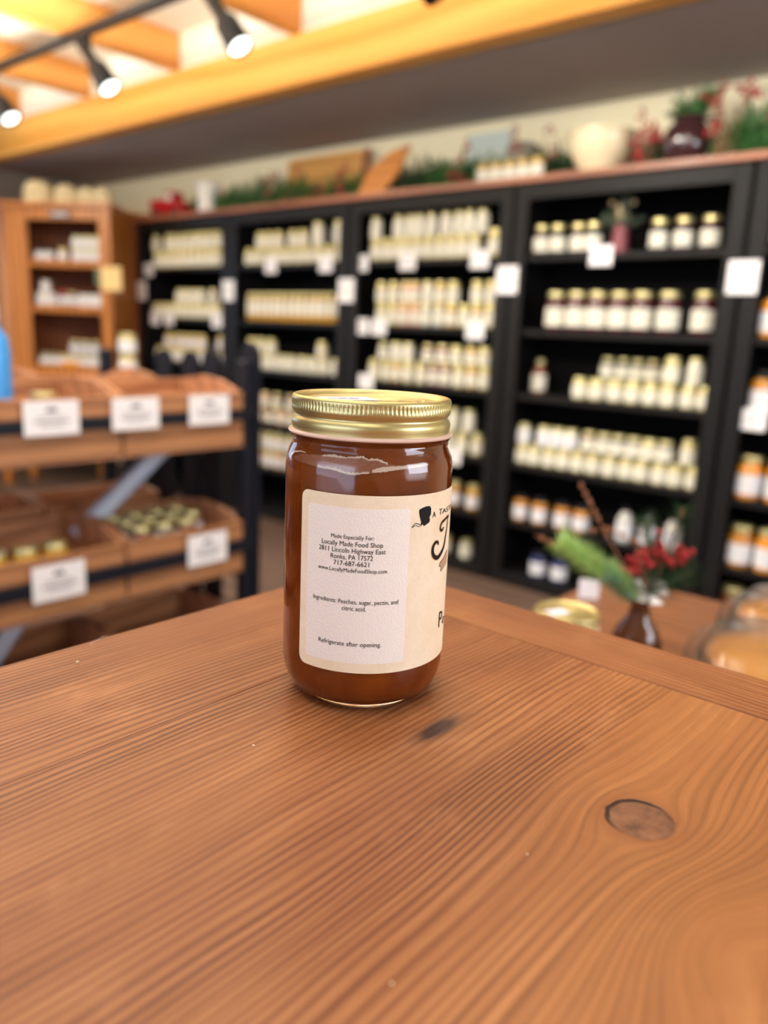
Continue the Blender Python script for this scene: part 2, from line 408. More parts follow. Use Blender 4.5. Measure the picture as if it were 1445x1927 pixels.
# ================================================================ HERO JAR
JC = Vector((-.239, .268)); JR = .0384
FA = math.atan2(-JC.y, -JC.x)
hj = thing('jam_jar', 'large glass jar of peach jam with gold lid and cream label on the tall table', 'jar', (JC.x, JC.y, TZ), FA)
gl = mat('clear_glass', (1, 1, 1, 1), 0.0, Transmission_Weight=1.0, IOR=1.45)
jm = mat('peach_jam', srgb(190, 92, 24), .12, Subsurface_Weight=0.0, Transmission_Weight=.25, IOR=1.38)
X.nt = jm.node_tree
c = coords(); nz = noise(comb(c[0]*60, c[1]*60, c[2]*45), 1, 3)
X.nt.links.new(ramp(nz, [(.3, srgb(138, 56, 8)), (.7, srgb(180, 88, 22))]), jm.node_tree.nodes['Principled BSDF'].inputs['Base Color'])
outer = [(0, .0022), (.024, .0018), (.0275, .0004), (.0295, .0004), (.0325, .0022), (.0355, .0062), (.0374, .0110), (.0383, .0165), (JR, .022), (JR, .1075),
         (.0382, .1105), (.0376, .1135), (.0366, .1160), (.0358, .1178), (.0355, .1190), (.0357, .1200), (.0354, .1208), (.0362, .1218), (.0366, .1226), (.0362, .1232), (.0345, .1238), (.0335, .126), (.0335, .1365)]
th = .0018
inner = [(.0317, .1365), (.0317, .126), (.0334, .1195), (.0338, .1175), (.0349, .1152), (.0359, .1125), (JR-th, .106), (JR-th, .022), (.0362, .015), (.0335, .0085), (.0290, .0052), (0, .0048)]
def wav(k, a, r):
    return r+(.00012*math.sin(3*a+k)+.00008*math.sin(11*a+2*k) if 10 <= k <= 16 else 0)
MB().lathe(outer+inner, 160, mod=wav).build('glass', gl, hj, True)
jamp = [(0, .0047), (.0290, .0051), (.0336, .0084), (.0363, .0149), (JR-th+.0001, .022), (JR-th+.0001, .106), (.0360, .1126), (.0350, .1153), (.0339, .1176), (.0335, .1196), (.0318, .126), (.0318, .134), (0, .134)]
MB().lathe(jamp, 128).build('jam', jm, hj, True)
# film of trapped air at the shoulder, its bright highlight band painted as colour
def shoulder_r(z):
    T_ = [(107.5, 38.4), (110.5, 38.2), (113.5, 37.6), (116.0, 36.6), (117.8, 35.8), (119, 35.5)]
    if z <= T_[0][0]: return .0384
    for (a, b), (c_, d) in zip(T_[:-1], T_[1:]):
        if z <= c_: return (b+(d-b)*(z-a)/(c_-a))/1000
    return .0355
def shoulder_patch(name, tops, bots, m_, inset, parent, amp=0, seed=1):
    q = random.Random(seed); bm = bmesh.new(); n = 90; rows = []
    f = lambda P, a: next((p[1]+(r_[1]-p[1])*(a-p[0])/(r_[0]-p[0]) for p, r_ in zip(P[:-1], P[1:]) if p[0] <= a <= r_[0]), P[-1][1])
    a0, a1 = max(tops[0][0], bots[0][0]), min(tops[-1][0], bots[-1][0])
    for i in range(n+1):
        a = a0+(a1-a0)*i/n; zt, zb = f(tops, a)+q.uniform(-amp, amp), f(bots, a)+q.uniform(-amp, amp)*.6
        rows.append([bm.verts.new(((shoulder_r(z)-inset)*math.cos(R(a)), (shoulder_r(z)-inset)*math.sin(R(a)), z/1000)) for z in [zb+(zt-zb)*k/5 for k in range(6)]])
    for A, B2 in zip(rows[:-1], rows[1:]):
        for k in range(5): bm.faces.new((A[k], B2[k], B2[k+1], A[k+1]))
    me = bpy.data.meshes.new(name); bm.to_mesh(me); bm.free()
    for p_ in me.polygons: p_.use_smooth = True
    return link(name, me, m_, parent)
tops = [(-62, 113.2), (-54, 115.0), (-35, 116.0), (-25, 116.7), (-16, 116.0), (-5, 117.2), (-.6, 115.9), (5, 116.2), (12, 114.5), (19, 113.8), (30, 114.0), (43, 114.0)]
bots = [(-62, 112.0), (-50, 111.6), (-35, 111.1), (-22, 110.7), (-16, 109.8), (-10, 109.5), (0, 110.4), (9, 111.2), (19, 111.9), (30, 112.5), (43, 113.2)]
flm = mat('air_film', srgb(166, 104, 78), .18, Specular_IOR_Level=.9); flb = mat('air_film_highlight', srgb(246, 226, 204), .25)  # cream material paints the highlights along the rim of the air film
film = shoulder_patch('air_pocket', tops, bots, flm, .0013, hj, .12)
shoulder_patch('pocket_highlight', [(-36, 111.9), (-22, 111.7), (-16, 110.9), (-10, 110.4), (0, 111.3)], [(-36, 111.0), (-22, 110.6), (-16, 109.7), (-10, 109.4), (0, 110.5)], flb, .00115, film, .3, 2)
shoulder_patch('pocket_highlight', [(2, 112.0), (9, 113.2), (19, 113.5), (30, 113.8), (43, 114.0)], [(2, 110.8), (9, 111.1), (19, 112.1), (30, 112.6), (43, 113.2)], flb, .00115, film, .25, 3)
shoulder_patch('pocket_highlight', [(-34, 116.2), (-25, 116.9), (-16, 116.4), (-5, 117.4), (-1, 116.2), (5, 116.4), (12, 114.8)], [(-34, 115.7), (-25, 115.9), (-16, 115.8), (-5, 116.5), (-1, 115.6), (5, 115.6), (12, 114.2)], flb, .00115, film, .3, 4)
shoulder_patch('pocket_highlight', [(-70, 114.0), (-64, 115.4), (-56, 116.2), (-50, 116.0)], [(-70, 111.5), (-64, 114.6), (-56, 115.6), (-50, 115.6)], flb, .00115, film, .1, 5)
# lid
gold = mat('brushed_gold', srgb(200, 190, 136), .36, .9); X.nt = gold.node_tree
c = coords(); nz = noise(comb(c[0]*900, c[1]*900, c[2]*3000), 1, 2)
X.nt.links.new((nz*.10+.31).s, gold.node_tree.nodes['Principled BSDF'].inputs['Roughness'])
ld = MB()
prof = [(0, .1374), (.012, .1374), (.0125, .1378), (.0130, .1374), (.0200, .1374), (.0206, .1379), (.0214, .1379), (.0220, .1374), (.0280, .1374), (.0290, .1380), (.0298, .1380), (.0305, .1372), (.0318, .1372), (.0328, .1385), (.0338, .1397),
        (.0348, .1400), (.0356, .1396), (.0360, .1388), (.0361, .1382), (.0361, .1372), (.0361, .1358), (.0361, .1352), (.0361, .1344), (.0359, .1334), (.0354, .1326), (.0348, .1318), (.0347, .1312), (.0350, .1306), (.0356, .1300), (.0360, .1290), (.0361, .1280), (.0359, .1268), (.0357, .1256), (.0357, .1246)]
def knurl(k, a, r):
    if 19 <= k <= 20: return r-.00036*(.5+.5*math.cos(a*122))**.7
    if k == 21: return r-.00015*(.5+.5*math.cos(a*122))
    return r
lid = ld.lathe(prof, 880, mod=knurl).build('lid', gold, hj, True)
bead = mat('lid_bead_pink_white', srgb(216, 186, 172), .3)
MB().lathe([(.0357, .1250), (.0366, .1249), (.0373, .1244), (.0375, .1238), (.0372, .1233), (.0364, .1232), (.0355, .1236)], 160).build('lid_bead', bead, lid, True)
MB().ball((.026*math.cos(R(112)), .026*math.sin(R(112)), .1373), .0022, 12, (1.4, .6, .35)).build('safety_button', gold, lid, True)
def at_local(ang_deg, z, r=JR): a = R(ang_deg); return Vector((r*math.cos(a), r*math.sin(a), z))
# local frame of jar: +X looks at the camera
lid['label'] = 'gold screw lid with knurled rim'
st = MB().box(-.0090, -.0125, 0, .0090, .0125, .00012).build('price_sticker', mat('sticker_white', srgb(226, 226, 244), .5), lid)
st.location = (.002, -.0110, .1381); st.rotation_euler = (0, 0, R(24))
pi_ = MB()
for k, (a, b) in enumerate(((-.0095, -.006), (-.0045, -.0005), (.001, .0055))): pi_.box(-.0008, a, 0, .0008, b, .00003)
pi_.box(.002, -.007, 0, .0026, .004, .00003)
p = pi_.build('printed_price', mat('violet_ink', srgb(90, 84, 130), .6), st); p.location = (0, 0, .00013)
# label wrapped on the cylinder
def rrect(s0, s1, z0, z1, r, n=8):
    pts = []
    for cx, cz, a0 in ((s1-r, z1-r, 0), (s0+r, z1-r, 90), (s0+r, z0+r, 180), (s1-r, z0+r, 270)):
        for k in range(n+1):
            a = R(a0+90*k/n); pts.append((cx+r*math.cos(a), cz+r*math.sin(a)))
    return pts
def wrapmesh(name, polys, rad, m, parent, cuts=2.0, thick=0):
    """flat (arc length mm, height mm) outlines wrapped onto the jar"""
    bm = bmesh.new()
    for P in polys:
        f = bm.faces.new([bm.verts.new((a, 0, z)) for a, z in P])
    smin = min(v.co.x for v in bm.verts); smax = max(v.co.x for v in bm.verts)
    s = smin+cuts
    while s < smax:
        bmesh.ops.bisect_plane(bm, geom=bm.verts[:]+bm.edges[:]+bm.faces[:], plane_co=(s, 0, 0), plane_no=(1, 0, 0)); s += cuts
    bmesh.ops.triangulate(bm, faces=bm.faces[:])
    if thick:
        r_ = bmesh.ops.extrude_face_region(bm, geom=bm.faces[:]); 
        for g in r_['geom']:
            if isinstance(g, bmesh.types.BMVert): g.co.y = thick
    for v in bm.verts:
        a = v.co.x/(JR*1000); rr = rad+v.co.y
        v.co = Vector((rr*math.cos(a), rr*math.sin(a), v.co.z/1000))
    bmesh.ops.recalc_face_normals(bm, faces=bm.faces[:])
    me = bpy.data.meshes.new(name); bm.to_mesh(me); bm.free()
    return link(name, me, m, parent)
DEG = JR*1000*math.pi/180      # mm of arc per degree
lab = mat('aged_label_paper', srgb(236, 214, 184), .55); X.nt = lab.node_tree
c = coords(); n1 = noise(comb(c[0]*45, c[1]*45, c[2]*45), 1, 5, .65); n2 = noise(comb(c[0]*700, c[1]*700, c[2]*700), 1, 2)
X.nt.links.new(ramp(n1*.8+n2*.2, [(.3, srgb(250, 236, 212)), (.62, srgb(238, 218, 186))]), lab.node_tree.nodes['Principled BSDF'].inputs['Base Color'])
bump(lab.node_tree.nodes['Principled BSDF'], n2, .2, .0003)
pan = mat('label_panel_white', srgb(246, 238, 230), .5); X.nt = pan.node_tree
c = coords(); n2 = noise(comb(c[0]*1300, c[1]*1300, c[2]*900), 1, 2)
bump(pan.node_tree.nodes['Principled BSDF'], n2, .6, .0004)
ink = mat('label_ink', srgb(20, 15, 17), .6, Specular_IOR_Level=.2)
label = wrapmesh('label', [rrect(-47.4*DEG, 118*DEG, 21.6, 101.2, 4.0)], JR+.0001, lab, hj, 1.0, .0001)
panel = wrapmesh('blank_panel', [rrect(-41.0*DEG, 28.4*DEG, 26.2, 95.6, 1.8)], JR+.00022, pan, label, 1.0, .00003)
def textmesh(txt):
    cu = bpy.data.curves.new('t', 'FONT'); cu.body = txt; cu.resolution_u = 3; cu.offset = 0; cu.align_x = 'CENTER'
    o = bpy.data.objects.new('t', cu); C.objects.link(o); bpy.context.view_layer.update()
    me = bpy.data.meshes.new_from_object(o.evaluated_get(bpy.context.evaluated_depsgraph_get()))
    bpy.data.objects.remove(o); bpy.data.curves.remove(cu)
    return me
def wraptext(name, txt, s0, s1, zc, hz, parent, m=ink, rad=JR+.00042, shear=0, slope=0, capscale=None, bold=0):
    """text scaled to span arc s0..s1 (degrees); hz = cap height in mm"""
    me = textmesh(txt); xs_ = [v.co.x for v in me.vertices]; a, b = min(xs_), max(xs_)
    kx = (s1-s0)*DEG/(b-a); kz = hz/.69
    for v in me.vertices:
        x = s0*DEG+(v.co.x-a)*kx+v.co.y*kz*shear; z = zc-hz/2+v.co.y*kz+slope*(x-s0*DEG)
        an = x/(JR*1000); v.co = Vector((rad*math.cos(an), rad*math.sin(an), z/1000))
    o = link(name, me, m, parent); return o
for txt, a, b, z, h in (('Made Especially For:', -22.9, 4.7, 83.1, 1.75), ('Locally Made Food Shop', -29.4, 10.6, 80.1, 2.1), ('2811 Lincoln Highway East', -31.4, 12.6, 77.2, 2.1),
                        ('Ronks, PA 17572', -22.8, 4.5, 74.3, 2.1), ('717-687-6621', -20.7, 2.3, 71.5, 2.1), ('www.LocallyMadeFoodShop.com', -31.7, 13.9, 68.5, 1.75),
                        ('Ingredients: Peaches, sugar, pectin, and', -35.0, 22.4, 54.5, 1.95), ('citric acid.', -14.2, 1.4, 51.5, 1.95), ('Refrigerate after opening.', -30.0, 12.1, 35.2, 2.0)):
    wraptext('lettering', txt, a, b, z, h, panel)
def deg(poly): return [(a*DEG, z) for a, z in poly]
def ribbon2(pts, w):      # thick stroke outline along a path in (deg, mm)
    P = [Vector((a*DEG, z)) for a, z in pts]; L_, R_ = [], []
    for i, p in enumerate(P):
        t = (P[min(i+1, len(P)-1)]-P[max(i-1, 0)]).normalized(); nrm = Vector((-t.y, t.x)); ww = w[i] if isinstance(w, (list, tuple)) else w
        L_.append(tuple(p+nrm*ww/2)); R_.append(tuple(p-nrm*ww/2))
    return [[L_[i], L_[i+1], R_[i+1], R_[i]] for i in range(len(P)-1)]
def smoothpath(pts, n=6):
    out = []
    for i in range(len(pts)-1):
        p0 = pts[max(i-1, 0)]; p1 = pts[i]; p2 = pts[i+1]; p3 = pts[min(i+2, len(pts)-1)]
        for k in range(n):
            t = k/n
            out.append(tuple(.5*((2*p1[j])+(-p0[j]+p2[j])*t+(2*p0[j]-5*p1[j]+4*p2[j]-p3[j])*t*t+(-p0[j]+3*p1[j]-3*p2[j]+p3[j])*t**3) for j in (0, 1)))
    out.append(pts[-1]); return out
bon = [(34.7, 94.7), (37.4, 95.4), (40.7, 95.8), (43.8, 95.7), (45.2, 94.6), (45.3, 92.0), (44.0, 90.6), (44.6, 89.5), (44.1, 88.4), (42.1, 87.9), (39.3, 87.1), (38.4, 87.9), (37.3, 88.1), (36.3, 88.4), (36.8, 89.0), (35.5, 91.5), (34.8, 93.2)]
wrapmesh('bonnet_mark', [deg(bon)]+ribbon2(smoothpath([(38.5, 88.6), (36.5, 87.9), (34.1, 88.6), (32.2, 88.8), (30.8, 88.0), (29.6, 87.1)]), .32)+ribbon2(smoothpath([(38.1, 88.3), (35.8, 87.2), (33.4, 87.7), (32.0, 87.9), (30.5, 87.1)]), .25), JR+.00030, ink, label, 1.0)
wraptext('lettering', 'A', 46.9, 50.3, 91.5, 2.5, label)
wraptext('lettering', 'T', 54.2, 58.2, 92.0, 2.7, label)
wraptext('lettering', 'ASTE', 58.4, 79, 91.8, 2.1, label)
jst = smoothpath([(72, 88.0), (70.0, 86.9), (69.2, 83.4), (67.1, 79.2), (65.2, 75.4), (61.4, 72.8), (56.7, 71.1), (52.9, 71.4), (50.1, 73.1), (49.2, 75.4), (50.3, 77.5), (52.9, 78.5), (55.3, 77.9), (55.5, 76.8)])
nj = len(jst); jw = [.7+1.2*math.sin(math.pi*min(1, max(0, i/nj)))**1 for i in range(nj)]
jtop = smoothpath([(72, 88.1), (68, 88.0), (64.0, 87.5), (59.3, 86.7), (57.4, 85.4), (57.3, 83.9), (59.3, 83.0), (61.3, 83.4), (61.6, 84.3)])
tan_ = mat('label_tan_glow', srgb(196, 150, 100), .55)
wrapmesh('letter_glow', ribbon2(jst, [w_+.6 for w_ in jw])+ribbon2(jtop, 1.7), JR+.00026, tan_, label, 1.5)
wrapmesh('lettering', ribbon2(jst, jw)+ribbon2(jtop, 1.1), JR+.00032, ink, label, 1.5)
rib = [(74, 71.8), (70.9, 71.3), (67.7, 70.0), (64.0, 68.8), (60.1, 68.1), (58.4, 66.5), (61.6, 66.0), (61.8, 63.5), (66.1, 64.6), (71.6, 65.7), (75, 66.5)]
wrapmesh('ribbon_outline', ribbon2(rib, .35), JR+.00034, ink, label, 1.5)
wrapmesh('ribbon_mark', [deg(rib)], JR+.00031, mat('ribbon_tan', srgb(186, 152, 116), .55), label, 1.5)
wraptext('lettering', 'P', 63.6, 70.5, 39.9, 7.4, label, shear=.0)
wraptext('lettering', 'e', 71.5, 77, 38.5, 5.2, label)

# ================================================================ SMALL JARS (prototypes)
KIND = {'pint': (.038, .130), 'small': (.032, .112), 'quart': (.047, .172), 'slim': (.0255, .165), 'squat': (.036, .082), 'bottle': (.036, .165), 'half': (.034, .095)}
COL = {'cream': (206, 190, 130), 'white': (222, 220, 206), 'purple': (52, 20, 32), 'darkred': (70, 14, 26), 'amber': (186, 124, 34), 'orange': (222, 142, 36), 'honey': (200, 150, 30), 'pink': (222, 150, 120),
       'blue': (34, 38, 96), 'dark': (40, 38, 36), 'brown': (110, 60, 34), 'clear': (190, 188, 180), 'rose': (150, 84, 84), 'grey': (120, 114, 104)}
cm = {k: mat('content_'+k, srgb(*v), .12, Coat_Weight=.5, Coat_Roughness=.03) for k, v in COL.items()}
sheet_cache = {}
def paper_mat(kind):
    if kind in sheet_cache: return sheet_cache[kind]
    m = mat('printed_label_'+kind, srgb(244, 238, 218), .5); X.nt = m.node_tree
    x, y, z = coords()
    band = X.op('SINE', z*900)*.5+.5
    n = noise(comb(x*500, 0.0, z*60), 1, 2)
    mark = smooth(n*band, .35, .6)*(1-smooth(X.op('ABSOLUTE', x), .012, .02))
    base = {'cream': srgb(222, 219, 204), 'white': srgb(224, 224, 230)}[kind]
    X.nt.links.new(mixc(mark*.45, base, srgb(150, 130, 90)), m.node_tree.nodes['Principled BSDF'].inputs['Base Color'])
    sheet_cache[kind] = m; return m
protos = {}
def jar(kind, col, loc, label, group, paper='cream', lidm='gold', rz=None, name=None):
    key = (kind, col, paper, lidm)
    rz = rnd.uniform(-.25, .25) if rz is None else rz
    if key in protos: return dup(protos[key], loc, rz, label, group)
    r, h = KIND[kind]
    t = thing('preserve_jar' if kind not in ('slim', 'bottle') else ('honey_jar' if kind == 'slim' else 'sauce_bottle'), label, 'jar' if kind != 'bottle' else 'bottle', loc, rz, group)
    if kind == 'bottle':
        body = [(0, 0), (r*.9, 0), (r, .03*h), (r, .60*h), (r*.9, .68*h), (r*.55, .78*h), (r*.5, .86*h), (0, .86*h)]; lp = [(r*.56, .85*h), (r*.56, h*.99), (r*.5, h), (0, h)]; lz = (.1, .56)
    else:
        body = [(0, 0), (r*.88, 0), (r*.97, .02*h), (r, .05*h), (r, .70*h), (r*.95, .76*h), (r*.84, .81*h), (r*.84, .86*h), (0, .86*h)]
        lp = [(r*.87, .84*h), (r*.90, .85*h), (r*.90, .98*h), (r*.86, h), (r*.78, .99*h), (0, .985*h)]; lz = (.10, .66)
        if kind in ('quart', 'pint'): lz = (.12, .59)
        if kind == 'slim': lz = (.22, .74)
    MB().lathe(body, 20).build('glass_body', cm[col], t, True)
    MB().lathe(lp, 20).build('lid', M[lidm], t, True)
    a = R(-90)
    MB().lathe([(r+.0006, lz[0]*h), (r+.0012, lz[0]*h), (r+.0012, lz[1]*h), (r+.0006, lz[1]*h), (r+.0006, lz[0]*h)], 16, a0=a-R(88), a1=a+R(88)).build('label', paper_mat(paper), t, True)
    protos[key] = t; return t

# ================================================================ BOOKCASES
PX, P0 = 1.045, -5.222
SH = [1.58, 1.245, .945, .61, .325, .06]
ORD = ['leftmost', 'second', 'third', 'fourth', 'fifth']
SHN = ['top', 'second', 'third', 'fourth', 'fifth', 'bottom']
YF, YB = 3.27, 3.60
def bookcase(k):
    x0 = P0+k*PX+.008; x1 = x0+PX-.016
    t = thing('bookcase', ['leftmost black bookcase in the row, beside the wooden corner cabinet', 'second black bookcase from the corner cabinet, partly behind the crate rack', 'third black bookcase from the corner cabinet, directly behind the large jam jar',
              'fourth black bookcase, with the dark red jars and the vase on its top shelf', 'black bookcase at the right edge of the picture, holding orange jars'][k], 'bookcase', ((x0+x1)/2, YF, 0), 0, 'black bookcases')
    w = (x1-x0)/2; d = YB-YF
    MB().box(-w, .02, 0, -w+.022, d, 1.888).build('side_panel', M['black'], t); MB().box(w-.022, .02, 0, w, d, 1.888).build('side_panel', M['black'], t)
    MB().box(-w+.022, d-.012, .05, w-.022, d, 1.87).build('back_panel', M['blackin'], t)
    fr = MB(); s = .066
    fr.box(-w, 0, .0, -w+s, .02, 1.888, bev=.003).box(w-s, 0, .0, w, .02, 1.888, bev=.003).box(-w+s, 0, 1.818, w-s, .02, 1.888, bev=.003).box(-w+s, 0, 0, w-s, .02, .055, bev=.003)
    fr.build('face_frame', M['black'], t)
    MB().box(-w+.022, .02, 1.87, w-.022, d-.012, 1.888).build('top_panel', M['blackin'], t)
    for z in SH: MB().box(-w+.022, .021, z-.028, w-.022, d-.012, z, bev=.002).build('shelf', M['black'], t)
for k in range(5): bookcase(k)
tb = B('top_board', M['topboard'], -5.222, 3.245, 1.8885, .02, 3.615, 1.916, bev=.003)
tag(tb, 'long reddish wooden board laid across the tops of the black bookcases', 'board')

def ordw(i): return ['first', 'second', 'third', 'fourth', 'fifth', 'sixth', 'seventh', 'eighth', 'ninth', 'tenth', 'eleventh', 'twelfth', 'thirteenth', 'fourteenth', 'fifteenth', 'sixteenth', 'seventeenth'][i]
CD = {'cream': 'pale', 'white': 'white', 'purple': 'dark purple', 'darkred': 'dark red', 'amber': 'amber', 'orange': 'orange', 'honey': 'golden', 'pink': 'pink', 'blue': 'dark blue', 'dark': 'dark', 'brown': 'brown', 'clear': 'clear', 'rose': 'rose', 'grey': 'greyish'}
def uX(k, u): a = P0+k*PX+.075; return a+u*(PX-.15)
def row(k, s, us, kind, cols, y=.075, z=0, tier='', paper='cream', lidm='gold', rowname=''):
    """jars standing at fractions us of the opening of bookcase k, shelf s"""
    if isinstance(cols, str): cols = [cols]*len(us)
    g = '%s row of jars%s, %s shelf of the %s black bookcase' % (rowname or 'front', (' '+tier) if tier else '', SHN[s], ORD[k])
    n = len(us); r, h = KIND[kind]
    for i, u in enumerate(us):
        nm = 'honey jar' if kind == 'slim' else ('bottle' if kind == 'bottle' else 'jar')
        col = CD[cols[i % len(cols)]]
        if n == 1: w = 'lone %s %s%s, %s shelf, %s black bookcase' % (col, nm, (' '+tier) if tier else '', SHN[s], ORD[k])
        else: w = '%s %s, %s from left%s, %s shelf, %s black bookcase' % (col, nm, ordw(i), (' '+(tier or rowname+' group')) if (tier or rowname) else '', SHN[s], ORD[k])
        jar(kind, cols[i % len(cols)], (uX(k, u)+rnd.uniform(-.003, .003), YF+y+rnd.uniform(-.004, .004), SH[s]+z), w, g, paper, lidm)
def lin(a, b, n): return [a+(b-a)*i/(n-1) for i in range(n)] if n > 1 else [a]
H = lambda kd: KIND[kd][1]
# leftmost bookcase
row(0, 0, lin(.09, .93, 11), 'small', 'cream', tier='below')
row(0, 0, [.07]+lin(.24, .94, 9), 'small', 'cream', tier='on top', z=H('small'))
row(0, 1, lin(.06, .94, 11), 'half', 'cream', tier='below')
row(0, 1, [.38, .47, .56, .66, .80], 'half', 'white', tier='on top', z=H('half'))
row(0, 2, lin(.10, .93, 10), 'half', 'cream', tier='below', paper='white')
row(0, 2, [.22, .35, .46, .56, .66, .90], 'half', 'honey', tier='on top', z=H('half'), paper='white')
# second
row(1, 0, lin(.06, .94, 10), 'half', 'cream', tier='below')
row(1, 0, [.18, .27, .36, .50, .60], 'half', 'cream', tier='on top', z=H('half'))
row(1, 0, [.74, .93], 'pint', 'white', tier='on top at the right', z=H('half'))
row(1, 1, lin(.06, .95, 14), 'slim', 'honey')
row(1, 2, lin(.08, .92, 9), 'half', 'white', tier='below')
row(1, 2, [.08, .185, .29, .80], 'half', 'cream', tier='on top', z=H('half'))
row(1, 3, lin(.07, .62, 6), 'half', ['pink', 'rose', 'brown'], tier='below')
row(1, 3, lin(.09, .50, 4), 'half', ['rose', 'pink', 'brown'], tier='on top', z=H('half'))
row(1, 4, lin(.07, .7, 7), 'small', ['cream', 'orange'], tier='below', paper='white')
row(1, 4, lin(.07, .6, 6), 'small', 'cream', tier='on top', z=H('small'), paper='white')
# third
row(2, 0, lin(.08, .80, 10), 'small', 'cream', tier='below')
row(2, 0, [.07, .25, .33, .41, .49, .60, .68, .76, .84], 'small', 'white', tier='on top', z=H('small')+.0)
row(2, 0, [.93], 'pint', 'cream', tier='at the right end')
row(2, 1, lin(.14, .93, 10), 'small', ['cream', 'cream', 'pink', 'pink', 'clear', 'clear', 'honey', 'cream', 'honey', 'cream'], tier='below')
row(2, 1, [.14, .23, .32, .40, .49, .58, .67, .84, .93], 'small', ['cream', 'cream', 'pink', 'pink', 'white', 'honey', 'cream', 'cream', 'cream'], tier='on top', z=H('small'))
row(2, 2, lin(.10, .93, 10), 'small', ['cream', 'cream', 'honey', 'cream', 'cream', 'rose', 'rose', 'cream', 'honey', 'cream'], tier='below')
row(2, 2, [.17, .27, .36, .52, .62, .72, .82, .92], 'half', ['grey', 'white', 'white', 'brown', 'rose', 'cream', 'honey', 'cream'], tier='on top', z=H('small'))
row(2, 3, [.50, .60, .70, .80, .90], 'small', 'cream', tier='below')
row(2, 3, [.60, .72, .84], 'small', 'white', tier='on top', z=H('small'))
row(2, 4, [.62, .76, .90], 'pint', ['amber', 'amber', 'honey'], paper='white')
row(2, 5, [.72, .88], 'half', ['honey', 'clear'])
# fourth
row(3, 0, [.05, .14, .25, .34], 'pint', ['purple', 'dark', 'purple', 'dark'], rowname='left')
row(3, 0, [.665, .78, .90], 'pint', ['dark', 'purple', 'purple'], rowname='right')
row(3, 1, [.165, .28, .395, .51, .625, .755, .915], 'quart', 'darkred')
row(3, 2, [.055], 'bottle', 'brown', rowname='single', y=.14)
row(3, 2, [.34, .435, .53, .62, .71, .80, .90, .98], 'half', 'cream', tier='below')
row(3, 2, [.42, .50, .58, .66, .74], 'half', ['grey', 'dark', 'grey', 'brown', 'grey'], tier='on top behind', z=H('half'), y=.20)
row(3, 2, [.42, .50, .58, .66, .74], 'half', 'grey', tier='below behind', y=.20)
row(3, 2, [.81, .915], 'small', ['cream', 'white'], tier='on top in front', z=H('half'))
row(3, 3, lin(.03, .97, 12), 'half', 'cream', tier='below')
row(3, 3, [.04, .16, .24, .32], 'half', 'white', tier='on top at left', z=H('half'), paper='white')
row(3, 3, [.42, .50, .58, .66, .74, .82], 'half', ['brown', 'grey', 'dark', 'grey', 'cream', 'grey'], tier='on top at middle', z=H('half'))
row(3, 3, [.93], 'small', 'cream', tier='on top at right', z=H('half'))
row(3, 4, [.055, .175, .31, .42], 'pint', 'amber', paper='white', lidm='fixture')
row(3, 4, [.66, .78, .90], 'bottle', ['clear', 'dark', 'clear'], paper='white', lidm='fixture', rowname='right')
row(3, 5, [.19, .32], 'pint', 'blue', paper='white', lidm='fixture')
# fifth
row(4, 0, [.05, .17], 'quart', ['rose', 'darkred'])
row(4, 1, [.05, .16], 'quart', 'orange', paper='white', lidm='fixture')
row(4, 2, [.05, .16], 'quart', 'amber', paper='white', lidm='fixture')
row(4, 3, [.05, .17], 'quart', 'orange', paper='white')
row(4, 4, [.05, .17, .29], 'quart', ['amber', 'orange', 'amber'], paper='white')
row(4, 5, [.05, .16], 'quart', ['brown', 'honey'])

# vase with dried sprigs on the top shelf of the fourth bookcase
v = thing('dried_flower_vase', 'small dusty pink vase of dried sprigs on the top shelf of the fourth bookcase', 'vase', (-1.615, YF+.13, SH[0]))
MB().lathe([(0, 0), (.035, 0), (.04, .02), (.032, .11), (.036, .125), (.030, .12), (.026, .02), (0, .02)], 20).build('pot', M['pinkpot'], v, True)
def sprig_mesh(n, R0, zc, sz, seed, r=.0012, flat=1.0):
    m = MB(); q = random.Random(seed)
    for i in range(n):
        a = q.uniform(0, 2*math.pi); b = q.uniform(.1, 1.0); L = R0*q.uniform(.6, 1)
        d = Vector((math.cos(a)*b, math.sin(a)*b*flat, 1.15-b*.75)).normalized()*L
        base = Vector((0, 0, zc))
        m.tube([base, base+d*.5+Vector((0, 0, .01)), base+d], [r, r*.8, r*.4], 4)
        for j in range(sz):
            t_ = q.uniform(.35, 1); c_ = base+d*t_
            e_ = Vector((q.uniform(-1, 1), q.uniform(-1, 1), q.uniform(-.6, 1))).normalized()*L*.22
            s_ = e_.cross(Vector((q.uniform(-1, 1), q.uniform(-1, 1), 1))).normalized()*L*.045
            m.tri(c_-s_, c_+s_, c_+e_)
    return m
sprig_mesh(16, .15, .09, 26, 3).build('sprigs', mat('dried_green', srgb(96, 110, 92), .7), v)
m = MB(); q = random.Random(5)
for i in range(9): m.ball((q.uniform(-.05, .05), q.uniform(-.04, .02), .17+q.uniform(-.02, .05)), .012, 8)
m.build('dried_blossoms', mat('dried_blossom', srgb(196, 170, 130), .8), v, True)

